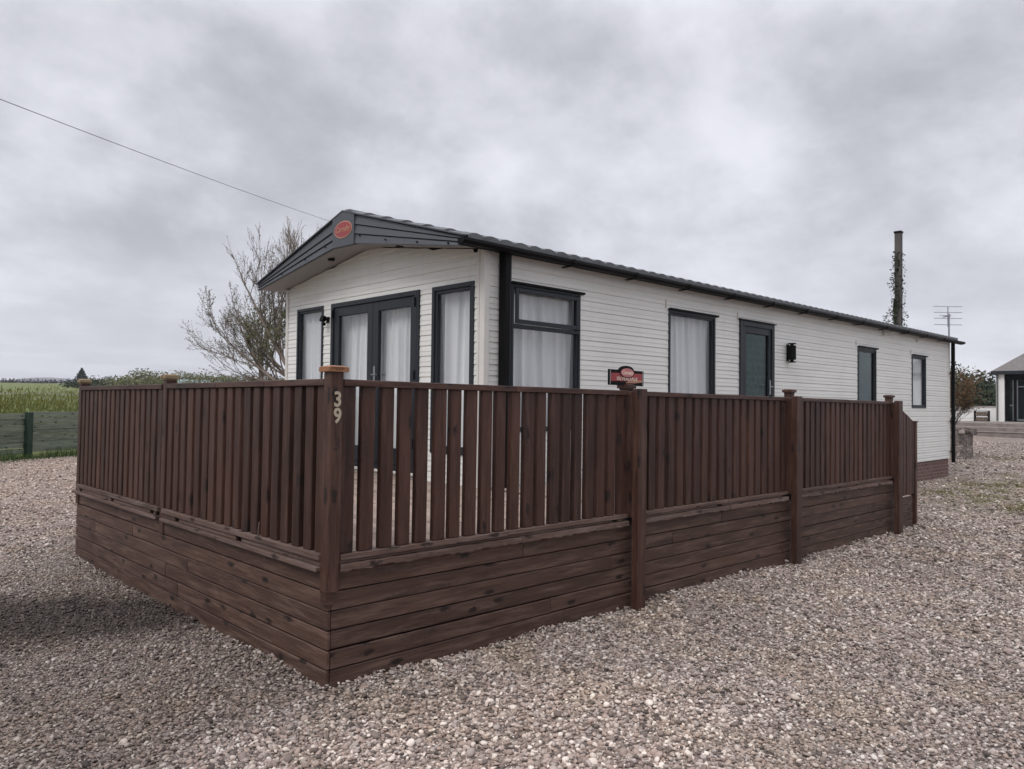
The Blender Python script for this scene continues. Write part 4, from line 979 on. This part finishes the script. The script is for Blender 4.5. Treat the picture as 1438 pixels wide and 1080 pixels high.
def crown(mb, rn, clumps, n, size, flat=.6):
    for k in range(n):
        c, rx, rz = clumps[rn.randrange(len(clumps))]; d = rv(rn); rr = rn.random() ** .45
        p = Vector(c) + Vector((d.x * rx, d.y * rx, d.z * rz)) * rr
        a = rv(rn) * size * rn.uniform(.6, 1.3); b_ = a.orthogonal().normalized() * a.length * 1.2
        mb.leaf(p, a, b_)
def bush(name, x, y, w_, h, label, cat, mat, seed, n=900, size=.16, group=None, trunk=True, hx=None, nc=9, sink=.15):
    rn = random.Random(seed); z = height(x, y) - sink; t = empty(name, (x, y, z)); h *= .82 if name == 'leafy_bush' else 1
    cl = [((rn.uniform(-.5, .5) * w_, rn.uniform(-.5, .5) * w_ * .7, h * rn.uniform(.38, .78)), w_ * rn.uniform(.16, .30), h * rn.uniform(.14, .26)) for _ in range(nc)]
    mb = MB(seed); crown(mb, rn, cl, n, size); mb.build('crown', mat, t)
    if trunk:
        mb = MB(seed + 1); mb.tube([(0, 0, 0), (.05 * w_, 0, h * .3), (0, .03 * w_, h * .6)], [h * .035, h * .025, h * .012], 6)
        for c, _, _ in cl: mb.tube([(0, 0, h * .2), Vector(c) * .6 + Vector((0, 0, h * .1)), c], [h * .018, h * .012, h * .004], 4, cap=False)
        mb.build('trunk', m_bark, t)
    tag(t, label, cat, group); return t

# the bare tree left of the caravan
def bare_tree():
    rn = random.Random(31); x, y = 10.9, 19.9; z = height(x, y) - .1
    t = empty('bare_tree', (x, y, z)); tag(t, 'large spreading bare tree with opening buds left of the caravan', 'tree')
    mb = MB(31); tips = []
    left = Vector((-.72, .69, 0)); away = Vector((.69, .72, 0))
    mb.tube([(0, 0, 0), (.02, 0, .7), (-.02, .03, 1.5)], [.26, .21, .17], 10, cap=False)
    top = Vector((-.02, .03, 1.45))
    specs = [(1.1, .2, .28, 3.7, .06), (1.1, -.3, .52, 3.8, .07), (.95, .4, .8, 3.9, .07), (.7, -.3, 1.1, 4.4, .08), (.4, .3, 1.4, 4.5, .09), (.05, -.2, 1.6, 4.5, .09), (-.4, .3, 1.3, 4.4, .09), (.25, -.5, 1.5, 4.4, .08), (.9, -.1, 1.0, 4.2, .07), (-.8, .1, .8, 3.8, .08), (.2, .9, .7, 3.5, .06)]
    for (l, a, u_, ln, r) in specs:
        d = (left * l + away * a + Vector((0, 0, u_))).normalized()
        branching(mb, rn, top + rv(rn) * .05, d, ln * .80, r, 3, .08, tips, .10, (5, 6), 8, .44, .0055)
    mb.build('trunk', m_barkg, t, smooth=True)
    mb = MB(32)
    for (p, d) in tips:
        if p.z > 6.3 and rn.random() < .8: continue
        inner = (Vector((p.x, p.y, 0)) - left * .6).length < 1.6 and p.z < 4.6
        for _ in range(2 if inner else (1 if rn.random() < .8 else 2)):
            s = rn.uniform(.018, .040) * (1.4 if inner else 1); a = rv(rn) * s; b_ = a.orthogonal().normalized() * s * 1.1
            mb.leaf(p + rv(rn) * .04, a, b_, rn.uniform(.45, 1.0) if inner else rn.random() * .62)
    mb.build('crown', lf_bud, t); print('tree tips', len(tips))
bare_tree()
def sapling():
    rn = random.Random(5); x, y = 11.61, 24.95; z = height(x, y) - .1; t = empty('young_tree', (x, y, z)); tag(t, 'slender young bare tree with straight trunk behind the big bare tree', 'tree')
    mb = MB(5); tips = []; mb.tube([(0, 0, 0), (0, 0, 3.0)], [.12, .09], 8, cap=False)
    for k in range(5): branching(mb, rn, Vector((0, 0, 2.2 + .2 * k)), Vector((math.cos(k * 1.3), math.sin(k * 1.3), 1.2)), 1.7, .05, 2, .15, tips, .15, (3, 4), 5, .5, .007)
    mb.build('trunk', m_bark, t)
    mb = MB(6)
    for p, d in tips: a = rv(rn) * .035; mb.leaf(p, a, a.orthogonal().normalized() * .035)
    mb.build('crown', lf_bud, t)
sapling()
# hedge and bushes in the middle distance behind the left fence
mid = [(29.5, 84.1, 8, 4.4, 'grey green bare domed tree above the middle fence post', lf_hedge, .13, 2600),
       (22.4, 56.2, 7.0, 3.6, 'pale green leafy bush right of the blue roofed shed', lf_hedge, .09, 4500),
       (20.5, 45.3, 4.2, 3.4, 'dark evergreen bush below the bare tree', lf_dark, .08, 4500),
       (22.5, 43.0, 5.5, 3.0, 'low olive bush nearest the caravan corner', lf_hedge, .08, 4500),
       (17.0, 50.0, 5.5, 2.9, 'broad mid green bush left of the dark evergreen', lf_hedge, .085, 4500),
       (24.0, 50.0, 6.0, 3.5, 'loose green bush behind the dark evergreen', lf_hedge, .085, 4000),
       (32.5, 98, 9, 3.2, 'dull green bush over the left part of the short fence', lf_hedge, .14, 2600),
       (31, 118, 9, 2.8, 'small dark bush halfway along the far tree line', lf_dark, .14, 2400),
       (36, 95, 9, 3.8, 'rounded olive tree behind the pale blue roof', lf_hedge, .14, 2800)]
for i, (x, y, w_, h, lb, mt, sz, n) in enumerate(mid): bush('leafy_bush', x, y, w_, h, lb, 'bush', mt, 200 + i, n, sz, 'bushes and small trees beyond the short fence', nc=13)
# far single conifer and plantation strip
def conifer():
    x, y = 72.5, 285.6; z = height(x, y); t = empty('conifer_tree', (x, y, z - .2)); tag(t, 'solitary dark conifer on the skyline at far left', 'tree'); rn = random.Random(3)
    mb = MB(3)
    for k in range(1500):
        f = rn.random() ** .8; r = (1 - f) * 2.9 * rn.uniform(.3, 1) + .1; a_ = rn.random() * 6.28; p = Vector((math.cos(a_) * r, math.sin(a_) * r, .8 + f * 4.6 + rn.uniform(-.2, .2))); a = rv(rn) * .32; mb.leaf(p, a, a.orthogonal().normalized() * .3)
    mb.build('crown', lf_con, t); mb = MB(); mb.tube([(0, 0, 0), (0, 0, 5)], [.2, .05], 6); mb.build('trunk', m_bark, t)
conifer()
mb = MB(8); rn = random.Random(8)
for k in range(9000):
    s = rn.uniform(-90, 190); base = Vector((72, 300, 0)) + Vector((.72, -.69, 0)) * s + Vector((.69, .72, 0)) * rn.uniform(-4, 10)
    hh = 1.0 + .8 * math.sin(s * .13) * math.sin(s * .05 + 1) + .8 * math.sin(s * .7) + (.6 if s > 8 else 0)
    if -88 < s < -30 and rn.random() < .25: continue
    p = Vector((base.x, base.y, height(base.x, base.y) + rn.random() * max(.7, hh))); a = rv(rn) * rn.uniform(.25, .5); mb.leaf(p, a, a.orthogonal().normalized() * .4)
o = mb.build('far_wood', lf_con, None); tag(o, 'dark strip of distant woodland along the skyline', 'woodland', kind='stuff')
mb = MB(9); rn = random.Random(19)
for k in range(9000):
    s = rn.uniform(1, 165); base = Vector((45, 175, 0)) + Vector((.72, -.69, 0)) * s + Vector((.69, .72, 0)) * rn.uniform(-3, 6)
    hh = .9 + .7 * math.sin(s * .21 + 2) + .7 * math.sin(s * .9)
    p = Vector((base.x, base.y, height(base.x, base.y) + rn.random() * max(.5, hh))); a = rv(rn) * rn.uniform(.12, .3); mb.leaf(p, a, a.orthogonal().normalized() * .25)
o = mb.build('far_hedgerow', lf_hedge, None); tag(o, 'olive hedgerow running across the far field behind the fence', 'hedgerow', kind='stuff')
# field boundary rails: two pale lines
m_pale = plain('pale_rail', (.30, .30, .28), .8)
fr_ = empty('field_fence', (14, 62, height(14, 62))); tag(fr_, 'low pale rail fence crossing the distant field', 'fence')
mb = MB(); A_ = Vector((-30, 46, 0)); B_ = Vector((16, 10, 0)); 
for (h0, r_) in ((.75, .05),):
    pts = []
    for k in range(31):
        q = Vector((14, 62, 0)) + Vector((-.72, .69, 0)) * (60 - 3.6 * k) * .8; pts.append((q.x - 14, q.y - 62, height(q.x, q.y) + h0 - height(14, 62)))
    mb.tube(pts, r_, 4)
    mb.tube([(a, b_, c - .35) for a, b_, c in pts], r_ * .8, 4)
    for p in pts[::2]: mb.tube([(p[0], p[1], p[2] - 1.0), (p[0], p[1], p[2] + .1)], .06, 4)
mb.build('rails', m_pale, fr_)

# shed with pale blue roof
sh = empty('blue_roof_shed', (22.0, 56.6, height(22, 56.6))); tag(sh, 'long low shed with pale blue grey roof seen just over the fence', 'shed')
m_blue = plain('pale_blue_sheet', (.28, .37, .40), .45); m_shedw = plain('shed_wall', (.26, .28, .26), .8)
d1, d2 = Vector((.80, -.60, 0)), Vector((.60, .80, 0))
def obx(mb, a0, a1, b0, b1, z0, z1, ridge=0):
    vs = [d1 * a + d2 * b_ + Vector((0, 0, z)) for a in (a0, a1) for b_ in (b0, b1) for z in (z0, z1)]
    mb.add(vs, [(0, 1, 3, 2), (4, 6, 7, 5), (0, 4, 5, 1), (2, 3, 7, 6), (0, 2, 6, 4), (1, 5, 7, 3)])
mb = MB(); obx(mb, -2.4, 1.9, -1.4, 1.4, -.2, 1.68); mb.build('wall', m_shedw, sh)
mb = MB(); vs = []
for a in (-2.6, 2.1):
    for b_, z in ((-1.6, 1.69), (0, 2.02), (1.6, 1.69)): vs.append(d1 * a + d2 * b_ + Vector((0, 0, z)))
mb.add(vs, [(0, 1, 4, 3), (1, 2, 5, 4), (0, 3, 5, 2), (0, 2, 1), (3, 4, 5)]); mb.build('roof', m_blue, sh, recalc=True)

# hills on the horizon
def hills():
    mb = MB(); n = 90; vs = []; fs = []
    for i in range(n + 1):
        s = -2600 + 5200 * i / n; c = Vector((727, 3459, 0)) + Vector((.72, -.69, 0)) * s
        e = math.exp(-((s + 60) / 330) ** 2) * 16 + math.exp(-((s + 900) / 500) ** 2) * 14 + 30 + 8 * math.sin(s * .004) + 4 * math.sin(s * .013 + 1)
        if s > 500: e -= min(26, (s - 500) * .05)
        zb = 20
        for k, (off, z) in enumerate(((-250, zb), (-120, zb + e * .9), (0, zb + e * 1.42), (260, zb + e * 1.2), (500, zb))):
            q = c + Vector((.69, .72, 0)) * off; vs.append((q.x, q.y, z))
    for i in range(n):
        for k in range(4): fs.append((i * 5 + k, (i + 1) * 5 + k, (i + 1) * 5 + k + 1, i * 5 + k + 1))
    mb.add(vs, fs); m = plain('heather_moor', (.085, .075, .085), .95, var=.3, nscale=.01); o = mb.build('hills', m, None, smooth=True); tag(o, kind='structure')
hills()

# ------------------------------------------------------------------ green boarded fence and verge
m_green = wood('green_paint', (.085, .105, .075), (.18, .21, .155), (.02, .03, .018), .7, .5, (.22, .25, .20), .8)
m_gpost = wood('green_post_paint', (.010, .025, .016), (.025, .048, .032), (.008, .012, .008), .7, .3)
gfz = height(GA.x, GA.y)
gfe = empty('green_board_fence', (GA.x, GA.y, 0), (0, 0, math.atan2(GD.y, GD.x))); tag(gfe, 'weathered green board fence with dark green post at the yard edge', 'fence')
mb = MB(110); rn = random.Random(10)
for bay in range(-5, 7):
    a0, a1 = bay * 2.4 + .06, bay * 2.4 + 2.34
    zc = height(*(GA + GD * (a0 + 1.2)).xy)
    for k in range(7):
        dz = rn.uniform(-.008, .008); z = zc + .12 + k * .142 + dz
        mb.box(a0, a1, .0 + (k % 2) * .016, .018 + (k % 2) * .016, z, z + .138, rot=Matrix.Rotation(rn.uniform(-.004, .004), 3, 'Y'))
mb.build('boards', m_green, gfe, bevel=.004)
for k in range(-5, 8):
    zc = height(*(GA + GD * (k * 2.4)).xy); mb = MB(120 + k); mb.box(k * 2.4 - .075, k * 2.4 + .075, -.11, .04, zc - .1, zc + 1.13); mb.build('post', m_gpost, gfe, bevel=.008)
mb = MB(111); mb.box(-12, 16.9, -.03, .03, gfz + 1.122, gfz + 1.148) if False else None
rn = random.Random(44); mb = MB(44)
for k in range(9000):
    s = rn.uniform(-12, 17); off = -.12 - abs(rn.gauss(0, .28)); p = GA + GD * s + GN * off; h = (.06 + .26 * rn.random()) * (1 if off > -.5 else .45) * (.6 + .5 * math.sin(s * 1.7) ** 2); z = height(p.x, p.y)
    a_ = rn.random() * 6.28; wv = Vector((math.cos(a_), math.sin(a_), 0)) * .009; ln = Vector((rn.gauss(0, .25), rn.gauss(0, .25), 1)) * h
    mb.add([(p.x - wv.x, p.y - wv.y, z - .01), (p.x + wv.x, p.y + wv.y, z - .01), (p.x + ln.x, p.y + ln.y, z + ln.z)], [(0, 1, 2)])
o = mb.build('grass_verge', lf_grass, None); tag(o, 'rough green grass strip along the foot of the green fence', 'grass', kind='stuff')
rn = random.Random(45); mb = MB(45)
for k in range(52000):
    s = rn.uniform(-16, 26); off = .5 + 11 * rn.random() ** 1.3; p = GA + GD * s + GN * off; z = height(p.x, p.y)
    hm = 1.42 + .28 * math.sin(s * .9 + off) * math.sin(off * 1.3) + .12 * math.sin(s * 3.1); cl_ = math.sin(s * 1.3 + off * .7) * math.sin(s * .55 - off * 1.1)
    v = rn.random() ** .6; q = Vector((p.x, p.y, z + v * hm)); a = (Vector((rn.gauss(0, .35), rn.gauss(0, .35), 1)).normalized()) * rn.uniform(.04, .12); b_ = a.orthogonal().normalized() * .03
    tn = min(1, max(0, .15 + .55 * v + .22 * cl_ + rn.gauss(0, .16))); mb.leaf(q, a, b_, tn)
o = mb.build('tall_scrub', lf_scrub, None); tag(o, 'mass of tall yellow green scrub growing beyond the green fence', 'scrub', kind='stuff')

# ------------------------------------------------------------------ right background: house, terrace, planter
hs = empty('white_bungalow', (39.4, 6.5, .55)); tag(hs, 'white bungalow with grey hipped roof and tall dark glazed doors', 'house')
def hb(name, mat, boxes, parent=hs, **k):
    mb = MB(len(name)); [mb.box(*b_) for b_ in boxes]; return mb.build(name, mat, parent, **k)
# local coords: x away, y negative to the right
hb('wall', m_white, [(0, .3, -.34, 0, .0, 2.92), (0, .3, -1.75, -1.36, .0, 2.92), (0, .3, -13, -1.75, 2.35, 2.92), (0, .3, -13, -1.75, 0, .9), (0, .3, -3.0, -1.75, .9, 2.35), (0, .3, -13, -5, .9, 2.35), (.3, 7.5, -.3, 0, 0, 2.92), (7.2, 7.5, -13, -.3, 0, 2.92), (.3, 7.2, -13, -12.7, 0, 2.92)])
hb('door_surround', m_black, [(.02, .12, -1.36, -.34, 2.52, 2.80), (.10, .16, -.52, -.34, .6, 2.52), (.10, .16, -1.36, -1.28, .6, 2.52), (.08, .14, -.83, -.70, .6, 2.52), (.09, .13, -1.28, -.34, 2.10, 2.16)])
hb('door_glass', m_dglass, [(.13, .14, -1.28, -.84, .62, 2.5), (.13, .14, -.69, -.53, .62, 2.5)])
hb('window', m_anth, [(.05, .1, -5, -3, 2.28, 2.35), (.05, .1, -5, -3, .9, .97), (.05, .1, -3.07, -3, .97, 2.28), (.05, .1, -5, -4.93, .97, 2.28)])
hb('window_glass', m_dglass, [(.07, .08, -4.93, -3.07, .97, 2.28)])
m_dfr = plain('grey_door_frame', (.10, .105, .11), .5)
hb('door_frame', m_dfr, [(.04, .09, -1.29, -1.24, .6, 2.5), (.04, .09, -.88, -.83, .6, 2.5), (.04, .09, -1.24, -.88, 2.17, 2.22), (.04, .09, -1.24, -.88, .6, .70), (.05, .08, -.70, -.66, .6, 2.5), (.05, .08, -.66, -.54, 1.3, 1.36)])
hb('downpipe', m_dfr, [(-.07, 0, -.10, -.03, .6, 2.8)])
hb('interior_wall', m_room, [(1.8, 1.85, -6, -.3, .0, 2.9)])
mb = MB(); e = .18; zt = 2.92; rz = zt + 3.9 * .80
mb.add([(-e, e, zt), (7.5 + e, e, zt), (7.5 + e, -13 - e, zt), (-e, -13 - e, zt), (3.75, -3.9 + e, rz), (3.75, -13 + 3.9 - e, rz)], [(0, 4, 5, 3), (0, 1, 4), (1, 2, 5, 4), (2, 3, 5)])
mb.build('roof', m_slate, hs, recalc=True)
hb('fascia', m_anth, [(-e - .02, -e + .02, -13 - e, e, zt - .14, zt + .02), (-e + .02, 7.5 + e, e - .04, e, zt - .14, zt + .02)])
hb('eaves_soffit', m_trim, [(-e + .02, -.002, -13 - e, e - .04, zt - .05, zt - .02)])
m_pave = plain('paving_stone', (.30, .27, .25), .85, var=.2, nscale=3)
m_step = plain('step_stone', (.20, .17, .155), .85, var=.3, nscale=4)
te = empty('stone_terrace', (36.9, 0, 0)); tag(te, 'low stone terrace with two steps in front of the bungalow', 'terrace')
zb = .45
hb('paving', m_pave, [(.5, 2.49, -12, 8.3, zb + .58, zb + .66)], te); hb('step', m_step, [(.0, .5, -12, 7.6, zb - .2, zb + .20), (.06, .5, -12, 7.55, zb + .22, zb + .40), (.5, 2.4, -12, 8.25, zb, zb + .578)], te); hb('step_tread', m_pave, [(-.04, .52, -12, 7.64, zb + .2, zb + .24), (.2, .52, -12, 7.6, zb + .401, zb + .44)], te)
lw = empty('low_white_wall', (39.5, 8.3, .5)); tag(lw, 'low white rendered wall left of the bungalow behind the copper shrub', 'wall')
hb('wall', m_white, [(0, .25, -1.79, 3.5, 0, 1.28)], lw); hb('coping', m_pave, [(-.03, .28, -1.79, 3.55, 1.28, 1.34)], lw)
bn = empty('log_store', (38.7, 6.95, 1.11)); tag(bn, 'small dark log rack against the low white wall by the terrace', 'log rack')
m_log = plain('cut_logs', (.16, .12, .09), .9, var=.5, nscale=14)
hb('frame', m_dark, [(0, .3, -.30, -.27, 0, .5), (0, .3, .27, .30, 0, .5), (0, .3, -.27, .27, .0, .03), (0, .3, -.27, .27, .25, .28), (0, .3, -.27, .27, .47, .5)], bn)
mb = MB()
for r_ in range(2):
    for k in range(5): mb.tube([(.0, -.21 + k * .1, .08 + r_ * .25), (.28, -.21 + k * .1, .08 + r_ * .25)], .045, 8); mb.tube([(.0, -.16 + k * .08, .16 + r_ * .25), (.28, -.16 + k * .08, .16 + r_ * .25)], .035, 8)
mb.build('logs', m_log, bn)
# dark hedge and trees behind
bush('dark_hedge', 45.5, 8.6, 5.0, 3.7, 'dark hedge behind the low white wall left of the bungalow', 'hedge', lf_dark, 300, 3500, .12, nc=22)
bush('dark_hedge', 47.5, 12.0, 6.0, 3.9, 'dark hedge mass behind the copper shrub by the caravan end', 'hedge', lf_dark, 301, 3500, .12, nc=22)
lwn = MB(); lwn.box(40.2, 43, 6.8, 12, 1.60, 1.74); o = lwn.build('raised_lawn', plain('lawn_green', (.12, .17, .045), .9, var=.3), None); tag(o, 'strip of bright green lawn showing above the low white wall', 'lawn')
pn = empty('stone_planter', (23.75, 3.72, .1)); tag(pn, 'rubble stone planter at the rear corner of the caravan', 'planter')
mb = MB(); dx = Vector((.72, -.69)); 
mb.box(-.9, .35, -.30, 1.6, 0, .82); mb.build('wall', m_stone, pn, bevel=.03)
mb = MB(2); rn = random.Random(2)
for k in range(26): 
    p = Vector((rn.uniform(-.95, .4), rn.choice((-.33, 0)) , rn.uniform(.78, .9))); s = rn.uniform(.06, .14); mb.box(p.x - s, p.x + s, p.y - s * .6, p.y + s * .6, p.z - s * .5, p.z + s * .5, rot=Matrix.Rotation(rn.uniform(-.4, .4), 3, 'Z'))
mb.build('coping_stones', m_stone, pn, bevel=.015)
shb = empty('copper_shrub', (23.55, 4.05, .8)); tag(shb, 'copper brown shrub with bare lower twigs growing in the stone planter', 'shrub'); rn = random.Random(71)
mb = MB(71); tips = []
for k in range(26):
    d = Vector((rn.gauss(0, .5), rn.gauss(0, .5), 1.0)); branching(mb, rn, Vector((rn.uniform(-.25, .25), rn.uniform(-.25, .3), 0)), d, rn.uniform(.9, 1.35), .014, 2, .08, tips, .14, (3, 4), 4, .5, .004)
mb.build('stem', m_bark, shb)
mb = MB(72)
for p, d in tips:
    if p.z > .75:
        for _ in range(5): a = rv(rn) * rn.uniform(.02, .045); mb.leaf(p + rv(rn) * .10, a, a.orthogonal().normalized() * a.length)
    elif rn.random() < .25: a = rv(rn) * .022; mb.leaf(p, a, a.orthogonal().normalized() * a.length)
mb.build('foliage', lf_brown, shb)
# weeds on the gravel by the caravan end
rn = random.Random(46); mb = MB(46)
cs = [(rn.uniform(10.5, 19), rn.uniform(-1.2, 1.5)) for _ in range(34)] + [(24.3, 2.6), (24.8, 2.4), (25.3, 2.2), (24.6, 3.0)]
for k in range(5200):
    cx, cy = cs[rn.randrange(len(cs))]; x = cx + rn.gauss(0, .22); y = cy + rn.gauss(0, .16)
    if 2.9 < x < 17.4 and y > 2.08: continue
    if x < 9 and y > -.1: continue
    z = height(x, y); h = rn.uniform(.015, .06); a_ = rn.random() * 6.28; wv = Vector((math.cos(a_), math.sin(a_), 0)) * .008
    mb.add([(x - wv.x, y - wv.y, z), (x + wv.x, y + wv.y, z), (x + rn.gauss(0, .02), y + rn.gauss(0, .02), z + h)], [(0, 1, 2)])
o = mb.build('gravel_weeds', leafmat('dry_weeds', (.09, .08, .035), (.17, .16, .06), (.24, .20, .10)), None); tag(o, 'thin yellowish weeds sprouting through the gravel', 'weeds', kind='stuff')

# ------------------------------------------------------------------ air between here and the hills
hm_ = bpy.data.materials.new('haze_air'); hm_.use_nodes = True; t = hm_.node_tree; t.nodes.clear()
pv = N(t, 'ShaderNodeVolumePrincipled'); pv.inputs['Color'].default_value = (.90, .93, 1, 1); pv.inputs['Density'].default_value = .00022; pv.inputs['Anisotropy'].default_value = 0
ou = N(t, 'ShaderNodeOutputMaterial'); L(t, pv.outputs[0], ou.inputs['Volume'])
mb = MB(); mb.box(-4600, 4600, -4600, 4600, -2.5, 130); hz = mb.build('haze', hm_, None); tag(hz, 'thin bluish haze in the far distance', 'haze', kind='stuff')
